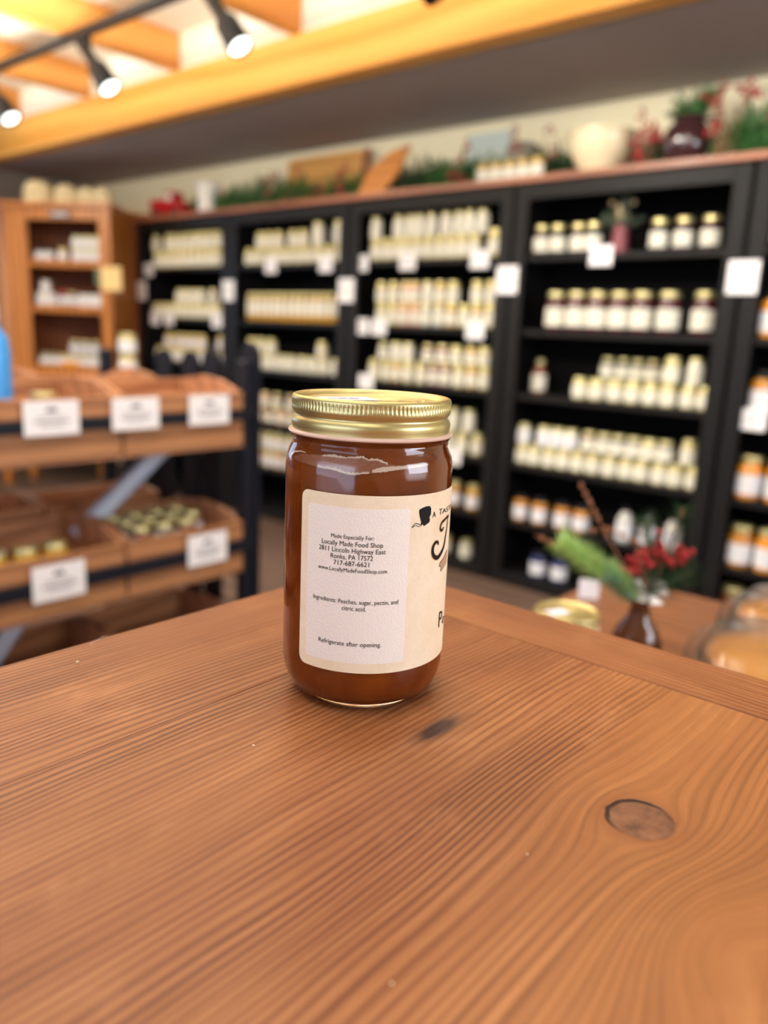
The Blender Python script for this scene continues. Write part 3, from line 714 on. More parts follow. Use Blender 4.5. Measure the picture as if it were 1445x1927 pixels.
# price cards
def card(loc, w, h, label, rz=0, tilt=0, marks=True, group='price cards on the black bookcases', m='card', inkm='ink', cat='card', name='price_card'):
    t = thing(name, label, cat, loc, rz, group); t.rotation_euler = (R(tilt), 0, rz)
    MB().box(-w/2, -.0012, 0, w/2, 0, h, bev=.0004).build('sheet', M[m], t)
    if marks:
        p = MB()
        p.box(-w*.10, -.0018, h*.68, w*.10, -.0012, h*.80)
        for i, (a, z_) in enumerate(((.26, .50), (.34, .38), (.22, .26))): p.box(-w*a, -.0018, h*z_, w*a, -.0012, h*(z_+.035))
        p.build('printing', M[inkm], t)
    return t
for X_, s, lb in ((-5.10, 0, 'left end of the top shelf, leftmost bookcase'), (-5.03, 1, 'left end of the second shelf, leftmost bookcase'), (-4.86, 1, 'second shelf of the leftmost bookcase, second card'), (-4.32, 1, 'right end of the second shelf, leftmost bookcase'),
                  (-3.79, 0, 'middle of the top shelf, second bookcase'), (-3.32, 0, 'right end of the top shelf, second bookcase'), (-3.05, 0, 'left end of the top shelf, third bookcase'), (-2.72, 0, 'middle of the top shelf, third bookcase'), (-2.27, 0, 'right end of the top shelf, third bookcase'),
                  (-3.03, 1, 'left end of the second shelf, third bookcase'), (-2.90, 1, 'second card on the second shelf of the third bookcase'), (-2.27, 1, 'right end of the second shelf, third bookcase'), (-2.98, 2, 'left end of the third shelf, third bookcase'), (-2.36, 3, 'fourth shelf of the third bookcase, right of the jam jar'),
                  (-1.64, 0, 'in front of the vase, top shelf of the fourth bookcase'), (-.93, 2, 'third shelf of the fifth bookcase, right edge')):
    card((X_, YF+.016, SH[s]-.055), .105, .082, 'small white price card, ' + lb)
for k, X_ in enumerate((-5.165, -4.178, -3.137, -2.095, -1.034)):
    card((X_, YF-.002, 1.36+(0 if k < 3 else .045)), .115, .125, 'square white notice on the upright ' + ['left of the leftmost bookcase', 'between leftmost and second bookcases', 'between second and third bookcases', 'between third and fourth bookcases', 'between fourth and fifth bookcases'][k],
         group='notices on the bookcase uprights', inkm='greenink', cat='notice', name='shelf_notice')

# ================================================================ DECORATIONS ON TOP
T0 = 1.9165
def foliage(name, loc, L, Dp, Hh, n, seed, m, label, group='evergreen garland pieces'):
    q = random.Random(seed); g = thing(name, label, 'garland', loc, 0, group)
    w = MB(); w.tube([(-L/2, 0, .02), (-L/4, .01, .03), (0, 0, .025), (L/4, -.01, .03), (L/2, 0, .02)], .005, 6).build('stem', M['twig'], g)
    b = MB()
    for i in range(n):
        x = q.uniform(-L/2, L/2); k = 1-abs(2*x/L)**2*.6
        c_ = Vector((x, q.uniform(-Dp/2, Dp/2)*.4, q.uniform(.01, .06)))
        d = Vector((q.uniform(-1, 1)*.8, q.uniform(-1, 1)*Dp/Hh*.6, q.uniform(.05, 1))).normalized()*Hh*k*q.uniform(.6, 1)
        d.y = max(min(d.y, Dp/2-c_.y), -Dp/2-c_.y)
        b.tube([c_, c_+d], [.0018, .0006], 3, False)
        for j in range(16):
            t_ = .12+.88*j/16; p_ = c_+d*t_
            e_ = (d.normalized()*.7+Vector((q.uniform(-1, 1), q.uniform(-1, 1), q.uniform(-1, 1)))).normalized()*.042
            s_ = e_.cross(Vector((.3, .5, 1))).normalized()*.005
            if p_.z+e_.z < .006: e_.z = .006-p_.z
            b.tri(p_-s_, p_+s_, p_+e_)
    o = b.build('needles', M[m], g, recalc=False); return g
def berries(loc, L, Hh, n, seed, m, label, group='red berry sprays'):
    q = random.Random(seed); g = thing('berry_spray', label, 'berries', loc, 0, group)
    w = MB()
    for i in range(max(4, n//6)):
        x = q.uniform(-L*.2, L*.2); e_ = Vector((q.uniform(-L/2, L/2), q.uniform(-.03, .03), q.uniform(.3, 1)*Hh))
        w.tube([(x, 0, 0), (x*.6+e_.x*.4, 0, e_.z*.6), e_], .0014, 4)
        b = MB()
        for j in range(6):
            c_ = e_+Vector((q.uniform(-.02, .02), q.uniform(-.015, .015), q.uniform(-.03, .015))); b.ball(c_, .0075, 6)
        b.build('berry_cluster', M[m], g, True)
    w.build('twigs', M['twig'], g); return g
foliage('evergreen_garland', (-3.98, 3.40, T0), .95, .13, .19, 170, 1, 'pine_green', 'thick evergreen garland left of and before the leaning wooden board')
foliage('evergreen_garland', (-3.33, 3.44, T0), .32, .16, .16, 50, 2, 'pine_green', 'small evergreen sprig between leaning board and wooden paddle')
foliage('evergreen_garland', (-2.78, 3.45, T0), .42, .2, .19, 90, 3, 'pine_dark', 'evergreen garland right behind the tilted wooden paddle')
foliage('evergreen_garland', (-2.47, 3.42, T0), .42, .22, .15, 100, 4, 'pine_green', 'evergreen garland below the pale blue card')
foliage('evergreen_garland', (-2.02, 3.50, T0), .18, .16, .17, 60, 5, 'pine_dark', 'evergreen garland between gold jars and cream bowl')
foliage('evergreen_garland', (-1.52, 3.52, T0), .14, .16, .16, 60, 6, 'pine_dark', 'evergreen garland between cream bowl and brown jug')
foliage('evergreen_garland', (-.97, 3.42, T0), .46, .24, .26, 170, 7, 'pine_green', 'tall evergreen garland at the right edge beside the brown jug')
foliage('evergreen_garland', (-5.14, 3.45, T0), .20, .14, .10, 30, 8, 'pine_green', 'small evergreen tuft left of the red toy truck')
foliage('evergreen_garland', (-4.76, 3.48, T0), .22, .12, .13, 30, 9, 'pine_green', 'small evergreen tuft between toy truck and white crock')
berries((-4.40, 3.44, T0), .22, .24, 40, 1, 'pinkberry', 'dusty red berry spray right behind the white crock')
berries((-3.72, 3.36, T0), .60, .20, 60, 2, 'pinkberry', 'dusty berry spray in front of the leaning board')
berries((-3.34, 3.40, T0), .14, .22, 36, 3, 'berry', 'dark red berries at the right foot of the leaning board')
berries((-2.42, 3.36, T0), .28, .20, 46, 4, 'berry', 'red berries before the pale blue card')
berries((-2.08, 3.40, T0), .24, .25, 40, 5, 'pinkberry', 'thin berry spray rising above the gold jars')
berries((-1.53, 3.36, T0), .13, .25, 40, 6, 'pinkberry', 'thin berry spray arching right of the cream bowl')
berries((-1.50, 3.33, T0+.0), .12, .17, 36, 7, 'berry', 'bright red berries just left of the brown jug')
berries((-1.19, 3.32, T0), .22, .30, 66, 8, 'berry', 'bright red berries just right of the brown jug')
berries((-.93, 3.32, T0), .20, .33, 40, 9, 'berry', 'red berries above the evergreen at the right edge')
# toy truck
t = thing('toy_truck', 'red toy pickup truck on top of the leftmost bookcase', 'toy truck', (-4.98, 3.40, T0), R(6))
m = MB(); m.box(-.16, -.06, .035, .16, .06, .10, bev=.012).box(-.17, -.055, .10, -.03, .055, .125, bev=.006).build('truck_body', M['red'], t)
MB().prism([(-.02, 0), (-.005, .075), (.065, .075), (.085, 0)], .10, M=Matrix.Translation((0, .05, .098)) @ Matrix.Rotation(R(90), 4, 'X')).build('cab', M['red'], t)
MB().box(.0, -.0515, .112, .06, -.0500, .158, bev=.001).build('cab_window', M['white_glaze'], t)
for x in (-.10, .10):
    for y in (-.064, .046): MB().lathe([(0, 0), (.028, 0), (.034, .004), (.034, .014), (.028, .018), (0, .018)], 20, M=Matrix.Translation((x, y+.018, .034)) @ Matrix.Rotation(R(90), 4, 'X')).build('wheel', M['tyre'], t, True)
# white crock with fluted rim
t = thing('fluted_crock', 'white fluted crock standing right of the red toy truck', 'crock', (-4.53, 3.38, T0))
MB().lathe([(0, 0), (.06, 0), (.068, .01), (.066, .13), (.076, .17), (.08, .19), (.074, .19), (.06, .13), (.06, .02), (0, .02)], 48, mod=lambda k, a, r: r*(1+.05*math.cos(12*a)) if k in (4, 5, 6) else r).build('crock_body', M['white_glaze'], t, True)
# leaning board, scoop board, blue card, stoneware, gold jars, bowl, jug
t = thing('framed_board', 'large light wooden board leaning on the wall behind the garland', 'board', (-3.60, 3.50, T0)); t.rotation_euler = (R(-10), 0, 0)
MB().box(-.34, 0, 0, .30, .018, .315, bev=.004).build('board_panel', M['board'], t); MB().box(.30, -.006, 0, .335, .022, .315, bev=.004).build('board_edge', M['topboard'], t)
t = thing('wooden_paddle', 'tilted orange wooden paddle leaning among the greenery', 'board', (-3.12, 3.33, T0))
t.rotation_euler = (R(-8), 0, 0)
MB().prism([(0, 0), (.17, 0), (.27, .10), (.33, .235), (.20, .21), (.06, .13)], .018, M=Matrix.Rotation(R(90), 4, 'X')).build('blade', M['scoop'], t)
t = thing('pale_card', 'pale blue rectangular card standing against the cream wall', 'card', (-2.47, 3.585, T0+.0)); MB().box(-.13, 0, 0, .13, .006, .30, bev=.001).build('sheet', M['paleblue'], t)
t = thing('stoneware_crock', 'small grey stoneware crock behind the gold jars', 'crock', (-2.22, 3.52, T0))
MB().lathe([(0, 0), (.07, 0), (.085, .04), (.085, .17), (.07, .20), (.06, .205), (.055, .19), (.07, .16), (.07, .02), (0, .02)], 28).build('crock_body', M['grey_glaze'], t, True)
for i in range(5): jar('half', 'honey', (-2.315+i*.073, 3.34, T0), 'golden jar, %s from left, on top of the bookcases beside the cream bowl' % ordw(i), 'golden jars on the bookcase top', rz=0)
t = thing('mixing_bowl', 'large cream mixing bowl on top of the fourth bookcase', 'bowl', (-1.755, 3.42, T0))
MB().lathe([(0, 0), (.07, 0), (.075, .012), (.115, .06), (.137, .11), (.143, .160), (.150, .165), (.150, .178), (.140, .180), (.133, .16), (.12, .11), (.10, .06), (.06, .02), (0, .016)], 48).build('bowl_body', M['cream_glaze'], t, True)
t = thing('brown_jug', 'shiny dark brown glazed jug on top of the fourth bookcase', 'jug', (-1.36, 3.38, T0))
MB().lathe([(0, 0), (.065, 0), (.07, .01), (.092, .05), (.097, .095), (.086, .135), (.062, .158), (.058, .17), (.066, .182), (.058, .182), (.05, .165), (.07, .13), (.085, .09), (.06, .02), (0, .02)], 40).build('jug_body', M['brown_glaze'], t, True)
MB().tube([(.06, 0, .17), (.105, 0, .165), (.12, 0, .13), (.11, 0, .09), (.09, 0, .075)], .009, 10).build('handle', M['brown_glaze'], t, True)
g = foliage('evergreen_sprig', (-1.36, 3.40, T0+.165), .08, .08, .13, 22, 12, 'pine_green', 'evergreen sprig standing in the mouth of the brown jug', None)

# ================================================================ CORNER CABINET
A_ = Vector((-5.70, 2.552)); B_ = Vector((-5.017, 2.943)); dv = (B_-A_).normalized(); ang = math.atan2(dv.y, dv.x)
cc = thing('corner_cabinet', 'honey pine corner cabinet with open shelves left of the black bookcases', 'cabinet', (A_.x, A_.y, 0), ang)
Wd = (B_-A_).length; TC = 1.93
inv = Matrix.Rotation(-ang, 3, 'Z')
def loc2(x, y): p = inv @ Vector((x-A_.x, y-A_.y, 0)); return (p.x, p.y)
pr = loc2(-5.250, 3.24); pb = loc2(-5.262, 3.60); pc_ = loc2(-6.38, 3.60); pl = loc2(-6.38, 2.60)
def slab(poly, z0, z1, name, m, par, bev=0): return MB().prism(poly, z1-z0, M=Matrix.Translation((0, 0, z0))).build(name, m, par)
ff = MB(); sl, sr, dp = .165, Wd-.705, .022
ff.box(0, 0, .80, .168, .022, TC, bev=.003).box(.705, 0, .80, Wd, .022, TC, bev=.003).box(.168, 0, 1.85, .705, .022, TC, bev=.003).box(.168, 0, .80, .705, .022, .88, bev=.003)
ff.build('face_frame', M['pine'], cc)
def wallp(p, q, z0, z1, th_, name, m):
    P, Q = Vector(p), Vector(q); d = (Q-P).normalized(); n_ = Vector((-d.y, d.x))*th_
    return slab([tuple(P), tuple(Q), tuple(Q+n_), tuple(P+n_)], z0, z1, name, m, cc)
wallp((Wd, .0), pr, .80, TC, .018, 'side_panel', M['pine'])
wallp(pl, (0, 0.0), .80, TC, .018, 'side_panel', M['pine'])
wallp(pr, pb, .80, TC, .012, 'side_panel', M['pineback'])
bk = (pc_[0]*.0+.37, 1.0)
wallp((.735, .365), (.37, .575), .80, TC-.02, .012, 'back_panel', M['pineback'])
wallp((.37, .575), (-.2, .365), .80, TC-.02, .012, 'back_panel', M['pineback'])
for z0_, z1_ in ((1.548, 1.59), (1.245, 1.29), (.84, .882)):
    slab([(.02, .023), (Wd-.02, .023), (.735, .355), (.37, .56), (-.10, .355)], z0_, z1_, 'shelf', M['pine'], cc)
slab([(-.03, -.035), (Wd+.03, -.035), (pr[0]-.01, pr[1]-.01), pb, pc_, pl], TC, TC+.03, 'cornice', M['pine'], cc)
bt = thing('corner_bench', 'plain wooden stand carrying the corner cabinet', 'stand', (A_.x, A_.y, 0), ang)
MB().prism([(-.12, -.03), (Wd+.01, -.03), (.735, .34), (.37, .56), (-.12, .34)], .04, M=Matrix.Translation((0, 0, .759))).build('bench_top', M['pine'], bt)
MB().prism([(-.08, .02), (Wd-.03, .02), (.70, .31), (.37, .50), (-.08, .31)], .03, M=Matrix.Translation((0, 0, .40))).build('lower_shelf', M['pine'], bt)
for x, y in ((-.09, .0), (Wd-.05, .0), (.37, .50), (-.09, .29)): MB().box(x-.025, y-.012, 0, x+.025, y+.038, .759, bev=.003).build('leg', M['pine'], bt)
def cabpt(s, d_, z): p = A_+dv*s+Vector((-dv.y, dv.x))*d_; return (p.x, p.y, z)
pq = MB().box(-.075, -.008, -.02, .075, 0, .02, bev=.004).build('sign_plate', mat('slate_plate', srgb(96, 92, 100), .5), cc); pq.location = (.43, 0, 1.882)
pq2 = MB()
for i in range(6): pq2.box(-.055+i*.019, -.0095, -.009, -.043+i*.019, -.008, .009)
pq2.build('raised_letters', M['card'], pq)
def cj(s, z, kind, col, i, where, d_=.075, paper='white', lidm='gold'):
    jar(kind, col, cabpt(s, d_, z), '%s jar, %s from left, %s shelf of the corner cabinet' % (CD[col], ordw(i), where), 'jars on the %s shelf of the corner cabinet' % where, paper, lidm, rz=ang+rnd.uniform(-.2, .2))
for i, s in enumerate((.215, .285)): cj(s, 1.59, 'squat', 'grey', i, 'top', lidm='fixture')
cj(.39, 1.59, 'squat', 'cream', 2, 'top')
for i, s in enumerate((.50, .575, .65)): cj(s, 1.59, 'squat', 'white', 3+i, 'top')
for i, s in enumerate((.50, .575, .65)): cj(s, 1.59+.082, 'squat', 'white', i, 'top tier above the top')
for i, s in enumerate((.21, .285)): cj(s, 1.29, 'squat', 'white', i, 'middle', lidm='paperwhite')
cj(.247, 1.29+.082, 'squat', 'white', 0, 'upper tier above the middle', lidm='paperwhite')
cj(.375, 1.29, 'half', 'darkred', 2, 'middle', lidm='red'); cj(.45, 1.29, 'half', 'dark', 3, 'middle')
for i, s in enumerate((.53, .605, .67)): cj(s, 1.29, 'squat', 'white', 4+i, 'middle', lidm='paperwhite')
for i, s in enumerate((.21, .28, .36, .435, .51, .585, .66)): cj(s, .882, 'squat', ['grey', 'grey', 'cream', 'cream', 'cream', 'white', 'white'][i], i, 'bottom')
for i, s in enumerate((.45, .53, .61)): cj(s, .882+.082, 'half', 'grey', i, 'upper tier above the bottom')
t = thing('wax_block', 'yellow block lying on the bottom shelf edge of the corner cabinet', 'block', cabpt(.44, .028, .882), ang); 
MB().box(-.055, -.024, 0, .055, .01, .03, bev=.005).build('block_body', M['yellow'], t)
# domed canisters on cabinet
for i, (s, r, h) in enumerate(((.19, .10, .155), (.40, .082, .13), (.56, .07, .115), (.675, .06, .115))):
    t = thing('domed_canister', ['largest cream domed canister, at the left on the corner cabinet', 'second cream domed canister on the corner cabinet', 'third cream domed canister on the corner cabinet', 'narrow cream domed canister at the right on the corner cabinet'][i], 'canister', cabpt(s, .13, TC+.031), ang, 'cream canisters on the corner cabinet')
    MB().lathe([(0, 0), (r*.95, 0), (r, .01), (r, h*.45), (r*.93, h*.7), (r*.7, h*.9), (r*.3, h*.99), (0, h)], 32).build('canister_body', M['sack'], t, True)
    MB().lathe([(r+.001, h*.36), (r+.0018, h*.36), (r+.0018, h*.44), (r+.001, h*.44)], 16, a0=R(-125), a1=R(-55)).build('printed_band', mat('canister_print', srgb(150, 136, 100), .8), t)
# cream notice hanging at the cabinet's right edge
t = thing('hanging_notice', 'cream square notice hanging on the right side of the corner cabinet', 'notice', (-5.075, 2.915, 1.40), R(20))
MB().box(-.02, -.006, 0, .155, 0, .155, bev=.002).build('sheet', M['signcream'], t); MB().box(-.055, -.008, .03, -.022, -.002, .14, bev=.002).build('green_tab', mat('green_tab', srgb(96, 120, 92), .6), t)

# ================================================================ CRATE RACK
XR = -1.9
rk = thing('crate_rack', 'black slatted display rack holding wooden crates, at the left', 'rack', (XR, .55, 0))
def bar(a, b, name='rail', m='rackblack'): MB().box(*a, *b, bev=.003).build(name, M[m], rk)
bar((-.005, -1.2, .924), (.012, 1.03, .957)); bar((-.005, -1.2, .508), (.012, 1.03, .546)); bar((-.005, -1.2, .13), (.012, 1.03, .168))
for x in (-.03, -.84):
    MB().box(x-.02, 1.005, 0, x+.02, 1.045, 1.10, bev=.004).build('post', M['rackblack'], rk); MB().box(x-.02, -1.2, 0, x+.02, -1.16, 1.0, bev=.004).build('post', M['rackblack'], rk)
for x in (-.045, -.24, -.355, -.51):   # round-topped pickets at the far end
    w_ = .042; z_ = {-.045: 1.155, -.24: 1.125, -.355: 1.115, -.51: 1.115}[x]
    poly = [(-w_, 0)]+[(-w_*math.cos(R(a)), z_-w_*1.2+w_*1.2*math.sin(R(a))) for a in range(0, 181, 15)]+[(w_, 0)]
    MB().prism(poly, .018, M=Matrix.Translation((x, 1.065, 0)) @ Matrix.Rotation(R(90), 4, 'X')).build('picket', M['rackblack'], rk)
for z in (.84, .40): MB().box(-.84, 1.025, z, -.05, 1.042, z+.09).build('end_rail', M['rackblack'], rk)
def strut(a, b, w_=.02):
    a, b = Vector(a), Vector(b); d = (b-a).normalized(); s_ = Vector((0, 0, 1)).cross(d)
    mb = MB(); L = (b-a).length
    Mx = Matrix.Translation(a) @ d.to_track_quat('Z', 'X').to_matrix().to_4x4()
    mb.box(-w_, -.004, 0, w_, .004, L, bev=.001, M=Mx); mb.box(-w_, -.014, 0, -w_+.004, .004, L, M=Mx); mb.box(w_-.004, -.014, 0, w_, .004, L, M=Mx)
    mb.build('brace', M['steel'], rk)
strut((-.25, .57, .57), (-.25, .90, .83), .026)
strut((-.15, .10, .10), (-.15, .36, .42), .026)
strut((-.30, -.15, .70), (-.30, .22, .60), .03)
# crates: open wooden bins, front at local x=0, running back to -x
def crate_proto(wid, dep, hf, hb, label, loc, group):
    t = thing('wooden_crate', label, 'crate', loc, 0, group); th_ = .012
    MB().box(-th_, 0, 0, 0, wid, hf, bev=.002).build('front_board', M['crate'], t)
    MB().box(-dep, 0, 0, -dep+th_, wid, hb, bev=.002).build('back_board', M['crate'], t)
    side = [(-th_, 0), (-th_, hf-.002), (-.03, hf+.006), (-.10, hb+.01), (-.19, hb+.018), (-dep+th_, hb), (-dep+th_, 0)]
    for y in (0, wid-th_):
        MB().prism(side, th_, M=Matrix.Translation((0, y+th_, 0)) @ Matrix.Rotation(R(90), 4, 'X')).build('side_board', M['crate_dark'], t)
    MB().box(-dep+th_, th_, .072, -th_, wid-th_, .082).build('bottom_board', M['crate'], t)
    return t
gU = 'wooden crates on the upper tier of the rack'; gL = 'wooden crates on the lower tier of the rack'; gB = 'wooden crates on the bottom tier of the rack'
cr = crate_proto(.405, .33, .155, .175, 'wooden crate at the right end of the upper tier, at the front', (XR-.006, 1.142, .852), gU)
dup(cr, (XR-.006, .728, .852), 0, 'wooden crate second from the right end of the upper tier, at the front', gU)
dup(cr, (XR-.006, .314, .852), 0, 'wooden crate at the left edge of the upper tier, at the front', gU)
dup(cr, (XR-.80, 1.547, .852), R(180), 'wooden crate at the right end of the upper tier, on the rear side', gU)
dup(cr, (XR-.80, 1.133, .852), R(180), 'wooden crate second from the right of the upper tier, on the rear side', gU)
dup(cr, (XR-.80, .719, .852), R(180), 'wooden crate at the left of the upper tier, on the rear side', gU)
dup(cr, (XR-.006, 1.142, .448), 0, 'wooden crate with small gold-lidded jars, right end of the lower tier', gL)
dup(cr, (XR-.006, .728, .448), 0, 'wooden crate with few gold lids, second on the lower tier', gL)
dup(cr, (XR-.006, .314, .448), 0, 'wooden crate at the left edge of the lower tier', gL)
dup(cr, (XR-.80, 1.547, .448), R(180), 'empty wooden crate on the rear side of the lower tier, right end', gL)
dup(cr, (XR-.80, 1.133, .448), R(180), 'empty wooden crate on the rear side of the lower tier, middle', gL)
dup(cr, (XR-.80, .719, .448), R(180), 'wooden crate on the rear side of the lower tier, left', gL)
dup(cr, (XR-.02, 1.142, .12), 0, 'empty wooden crate at the right end of the bottom tier', gB)
dup(cr, (XR-.02, .728, .12), 0, 'wooden crate second on the bottom tier, behind the silver brace', gB)
for (xa, xb, z) in ((-.36, -.01, .84), (-.36, -.01, .436), (-.36, -.02, .108), (-.80, -.44, .84), (-.80, -.44, .436)): MB().box(xa, -1.15, z, xb, 1.0, z+.011).build('tier_board', M['crate_dark'], rk)
# little jars inside lower crates
n_ = 0
for i in range(4):
    for j in range(3):
        if j == 0 and i == 3: continue
        jar('half', ['brown', 'grey', 'brown', 'dark'][(i+j) % 4], (XR-.075-.077*j, 1.225+i*.077, .5305), 'small gold-lidded jar, %s from left, %s row, in the rightmost lower-tier crate' % (ordw(i), ['front', 'middle', 'back'][j]), 'small jars in the rightmost lower crate', 'white', rz=R(90))
for i in range(3): jar('half', 'honey', (XR-.06, .80+i*.08, .5305), 'gold-lidded jar, %s from left, low in the second lower-tier crate' % ordw(i), 'jars in the second lower crate', 'white', rz=R(90))
# cards clipped to the rack rails
for (y, z, lb) in ((.932, .925, 'upper rail, left'), (1.165, .925, 'upper rail, middle'), (1.405, .925, 'upper rail, right')):
    card((XR+.016, y, z-.006), .142, .085, 'white name card on the %s of the crate rack' % lb, rz=R(90), tilt=0, group='white name cards on the rack rails', name='name_card')
for (y, z, lb) in ((.93, .50, 'lower rail, left'), (1.395, .503, 'lower rail, right')):
    card((XR+.016, y, z-.006), .142, .095, 'white name card on the %s of the crate rack' % lb, rz=R(90), tilt=0, group='white name cards on the rack rails', name='name_card')
# blue bottle and two jars at the left edge of the upper tier
t = thing('blue_bottle', 'bright blue plastic bottle at the left edge, standing in an upper crate', 'bottle', (-2.06, .875, .9345))
MB().lathe([(0, 0), (.038, 0), (.041, .01), (.041, .18), (.036, .215), (.018, .24), (.014, .26), (0, .26)], 24).build('bottle_body', M['blue'], t, True)
MB().lathe([(.017, .255), (.017, .29), (.012, .295), (0, .295)], 16).build('cap', M['card'], t, True)
jar('squat', 'grey', (-1.97, .955, .9345), 'gold-lidded jar beside the blue bottle in an upper crate', None, 'white')
# jars stacked on dark pedestal behind the rack
pd = thing('pedestal_stand', 'black pedestal behind the crate rack, under the two stacked jars', 'stand', (-2.93, 1.79, 0))
MB().box(-.09, -.06, .965, .09, .06, .99, bev=.003).build('stand_top', M['rackblack'], pd); MB().box(-.03, -.03, .02, .03, .03, .965).build('stand_column', M['rackblack'], pd); MB().box(-.12, -.12, 0, .12, .12, .02, bev=.003).build('stand_foot', M['rackblack'], pd)
for i in range(2):
    jar('squat', 'cream', (-2.94, 1.79, .99+i*.082), ['lower', 'upper'][i]+' of the two stacked jars right of the corner cabinet', 'two jars stacked on the pedestal', 'white', rz=R(35))

# ================================================================ LOW TABLE
LZ = .765
lt = thing('low_table', 'lower brown wooden table beyond the tall table, at the right', 'table', (0, 0, LZ))
mb = MB()
for i in range(5): mb.box(-.61, .46+i*.186, -.03, .75, .46+(i+1)*.186-.0006, 0, bev=.001)
mb.build('tabletop', M['lowtable'], lt)
for x in (-.57, .70):
    for y in (.50, 1.35): MB().box(x-.03, y-.03, -LZ+.001, x+.03, y+.03, -.03, bev=.003).build('leg', M['lowtable'], lt)
# second jar: only its lid shows above the tall table edge (same kind of lid)
sj = thing('jam_jar', 'gold-lidded jar on the low table, white price sticker on its lid', 'jar', (-.386, .776, LZ), FA)
for n_, m_ in (('glass', None), ('jam', None), ('lid', None)):
    src = [c_ for c_ in hj.children if c_.name.split('.')[0] == n_][0]; c2 = src.copy(); C.objects.link(c2); c2.parent = sj
    for g_ in src.children:
        d2 = g_.copy(); C.objects.link(d2); d2.parent = c2
# bud vase
bv = thing('bud_vase', 'small brown glass vase holding spruce, twigs and berries on the low table', 'vase', (-.388, .993, LZ))
MB().lathe([(0, .0), (.022, 0), (.028, .004), (.034, .022), (.034, .042), (.027, .062), (.015, .078), (.0125, .092), (.017, .102), (.015, .103), (.0105, .092), (.013, .078), (.024, .061), (.031, .042), (.031, .022), (.025, .008), (0, .006)], 40).build('vase_body', M['brownglass'], bv, True)
VB = Vector((-.388, .993, LZ))
def needles(path, rad0, nn, L, m_, name, parent, seed, w_=.0012):
    q = random.Random(seed); b = MB(); P = [Vector(p) for p in path]
    for i in range(nn):
        t_ = i/nn*(len(P)-1); k = int(t_); f = t_-k; p_ = P[k].lerp(P[k+1], f); d = (P[k+1]-P[k]).normalized()
        a = q.uniform(0, 2*math.pi); u = d.cross(Vector((0, 0, 1))).normalized(); v_ = d.cross(u)
        e_ = (d*.8+(u*math.cos(a)+v_*math.sin(a))*1.15).normalized()*L*q.uniform(.75, 1.05); s_ = e_.cross(d).normalized()*w_
        b.tri(p_-s_, p_+s_, p_+e_)
    return b.build(name, m_, parent, recalc=False)
def stemthing(name, label, cat, pts, r, m_):
    t = thing(name, label, cat, tuple(VB)); P = [Vector(p)-VB for p in pts]
    MB().tube(P, r, 6).build('stem', m_, t, True); return t, P
spt, P = stemthing('spruce_sprig', 'light green spruce sprig leaning left out of the brown vase', 'sprig', [(-.388, .993, .80), (-.392, .991, .865), (-.43, .972, .895), (-.487, .953, .932)], .0018, M['twig'])
needles(P[1:3], 0, 320, .035, M['spruce_grey'], 'grey_needles', spt, 1); needles([P[2]+(P[1]-P[2])*.25, P[3]], 0, 620, .037, M['spruce'], 'green_needles', spt, 2)
spt, P = stemthing('spruce_sprig', 'short light green spruce sprig just above the mouth of the brown vase', 'sprig', [(-.386, .993, .80), (-.392, .990, .862), (-.412, .985, .885), (-.430, .985, .897)], .0018, M['twig'])
needles(P[1:], 0, 460, .027, M['spruce'], 'green_needles', spt, 3)
spt, P = stemthing('berry_twig', 'twig with bright red berries rising right of the spruce sprigs', 'twig', [(-.388, .993, .80), (-.388, 1.0, .87), (-.405, 1.006, .893), (-.388, 1.03, .918), (-.365, 1.055, .921)], .0011, M['twig'])
q = random.Random(4); b = MB()
for c_, n_, s_ in ((Vector((-.415, 1.010, .898)), 22, .016), (Vector((-.391, 1.028, .919)), 40, .020), (Vector((-.400, 1.018, .910)), 24, .016), (Vector((-.360, 1.058, .921)), 18, .011)):
    for i in range(n_):
        b.ball(c_-VB+Vector((q.gauss(0, s_*.5), q.gauss(0, s_*.5), q.gauss(0, s_*.5))), .0044, 8)
b.build('berries', M['berry'], spt, True)
for j, (pts, lb) in enumerate((([(-.390, .994, .80), (-.391, .994, .87), (-.43, .985, .93), (-.462, .982, .975), (-.487, .980, 1.012)], 'tall curling brown twig leaning left above the vase'), ([(-.39, .992, .80), (-.392, .992, .865), (-.44, .975, .905), (-.50, .955, .925), (-.53, .945, .935)], 'low brown twig reaching left past the spruce sprig'),
                              ([(-.387, .996, .80), (-.385, .998, .88), (-.405, 1.0, .94), (-.437, .985, .955), (-.46, .975, .95)], 'thin brown twig in the middle of the bouquet'))):
    t = thing('brown_twig', lb, 'twig', tuple(VB), 0, 'brown twigs in the vase'); P = [Vector(p)-VB for p in pts]
    b = MB(); b.tube(P, [.0011, .0011, .0010, .0009, .0006], 6)
    for i in range(9):
        k = 2+(i % 2); f = q.random(); p_ = P[k].lerp(P[k+1], f); b.ball(p_, .0030, 6, (1, 1, 1.5))
    b.build('twig_body', M['twig'], t, True)
for pts, lb, sd in (([(-.386, .997, .80), (-.384, 1.0, .87), (-.375, 1.03, .92), (-.372, 1.062, .985)], 'dark pine spray standing tallest at the right of the bouquet', 5), ([(-.386, .997, .80), (-.384, 1.0, .87), (-.395, 1.02, .93), (-.41, 1.03, .965)], 'dark pine spray behind the red berries', 6), ([(-.386, .996, .80), (-.384, .999, .868), (-.365, 1.035, .885), (-.35, 1.06, .90)], 'dark pine spray low on the right of the bouquet', 7)):
    spt, P = stemthing('pine_spray', lb, 'sprig', pts, .0012, M['twig']); spt['group'] = 'dark pine sprays in the vase'
    needles(P[1:], 0, 260, .04, M['pine_dark'], 'needles', spt, sd, .0006)
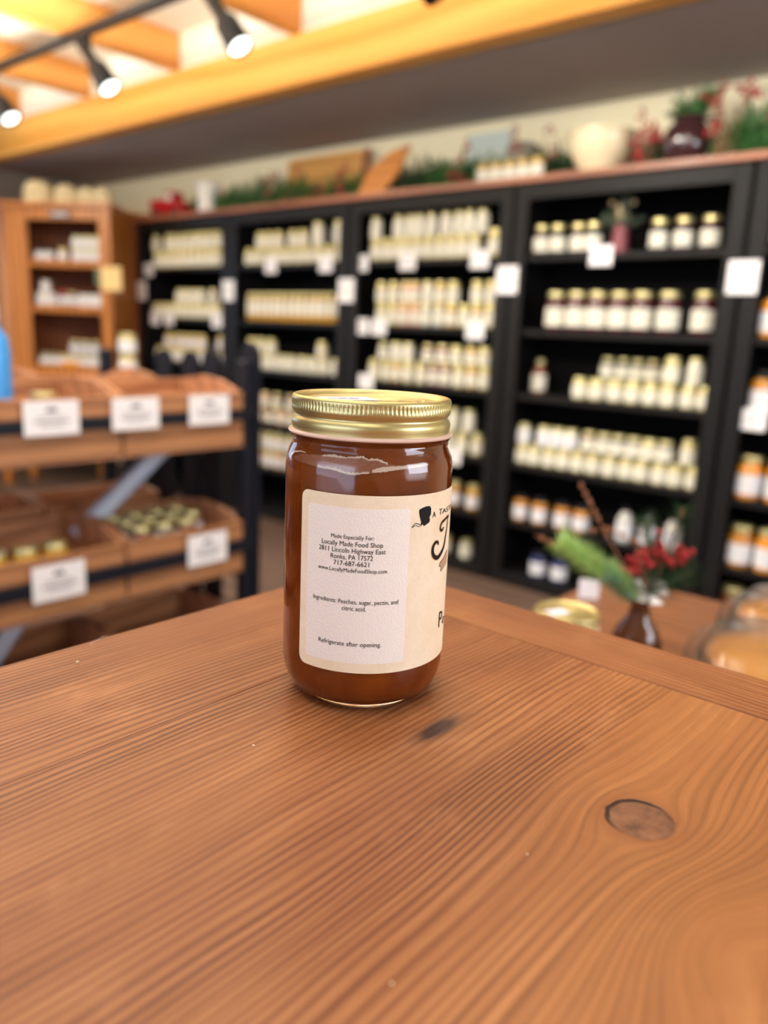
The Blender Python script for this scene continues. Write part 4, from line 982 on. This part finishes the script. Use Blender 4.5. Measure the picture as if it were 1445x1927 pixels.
t, P = stemthing('white_blossom', 'white papery blossom at the right of the vase mouth', 'flower', [(-.387, .995, .80), (-.386, .998, .868), (-.383, 1.005, .874)], .001, M['twig'])
b = MB(); q = random.Random(9)
for i in range(26):
    a = q.uniform(0, 6.28); e_ = Vector((math.cos(a), math.sin(a), q.uniform(-.5, 1))).normalized()*.024; s_ = e_.cross(Vector((0, 0, 1))).normalized()*.009
    c_ = P[2]; b.tri(c_-s_*.3, c_+e_+s_, c_+e_-s_)
b.build('petals', M['petal'], t, recalc=False)
# pies in clear clamshells, stacked
def pie_box(loc, rz, label, red):
    t = thing('pie_container', label, 'pie', loc, rz, 'pies in clear boxes')
    MB().lathe([(0, .004), (.072, .004), (.098, .034), (.104, .036), (.104, .038), (.096, .037), (.070, .007), (0, .007)], 48).build('pie_pan', M['foil'], t, True)
    MB().lathe([(0, .008), (.069, .008), (.094, .034), (.100, .040), (.096, .045), (.088, .040), (.05, .041), (0, .042)], 64, mod=lambda k, a, r: r*(1+.015*math.cos(30*a)) if k in (3, 4) else r).build('pie_crust', M['crust'], t, True)
    MB().lathe([(0, .0435), (.05, .0425), (.086, .0415), (.086, .0405), (0, .040)], 48).build('pie_filling', M['filling'], t, True)
    sq = lambda a: 1/max(abs(math.cos(a)), abs(math.sin(a)))**.55
    md = lambda k, a, r: r*(sq(a) if 2 <= k <= 6 else 1+(sq(a)-1)*.4)
    cl = MB()
    cl.lathe([(0, 0), (.085, 0), (.108, .035), (.124, .036), (.126, .038), (.124, .040), (.110, .040), (.106, .05), (.096, .068), (.07, .074), (0, .074)], 64, mod=md)
    bmesh.ops.recalc_face_normals(cl.bm, faces=cl.bm.faces[:]); ext = set(cl.bm.faces)
    cl.lathe([(0, .0008), (.0845, .0008), (.1075, .0356), (.1078, .0366), (.1080, .0376), (.1082, .0386), (.1082, .0394), (.1052, .0495), (.0955, .0674), (.0695, .0732), (0, .0732)], 64, mod=md)
    inn = [f for f in cl.bm.faces if f not in ext]; bmesh.ops.recalc_face_normals(cl.bm, faces=inn); bmesh.ops.reverse_faces(cl.bm, faces=inn)
    cl.build('clear_box', M['plastic'], t, True, False)
    lb = MB().box(-.055, -.02, 0, .055, .02, .0006).build('paper_label', M['card'], t); lb.rotation_euler = (R(60), 0, R(35)); a_ = R(-55); lb.location = (.106*math.cos(a_), .106*math.sin(a_), .060)
    MB().box(.012, -.012, .0007, .05, .012, .0011).build('red_print', M['redink'], lb)
    return t
pie_box((-.215, 1.07, LZ), R(12), 'nearer pie in a clear plastic box on the low table, right edge', True)
pie_box((-.235, 1.262, LZ+.0), R(8), 'farther pie in a clear plastic box, behind the nearer pie box', True)
card((-.572, 1.225, LZ), .036, .036, 'small white card standing at the left edge of the low table, behind the vase', rz=R(40), marks=False, group=None, name='table_card')
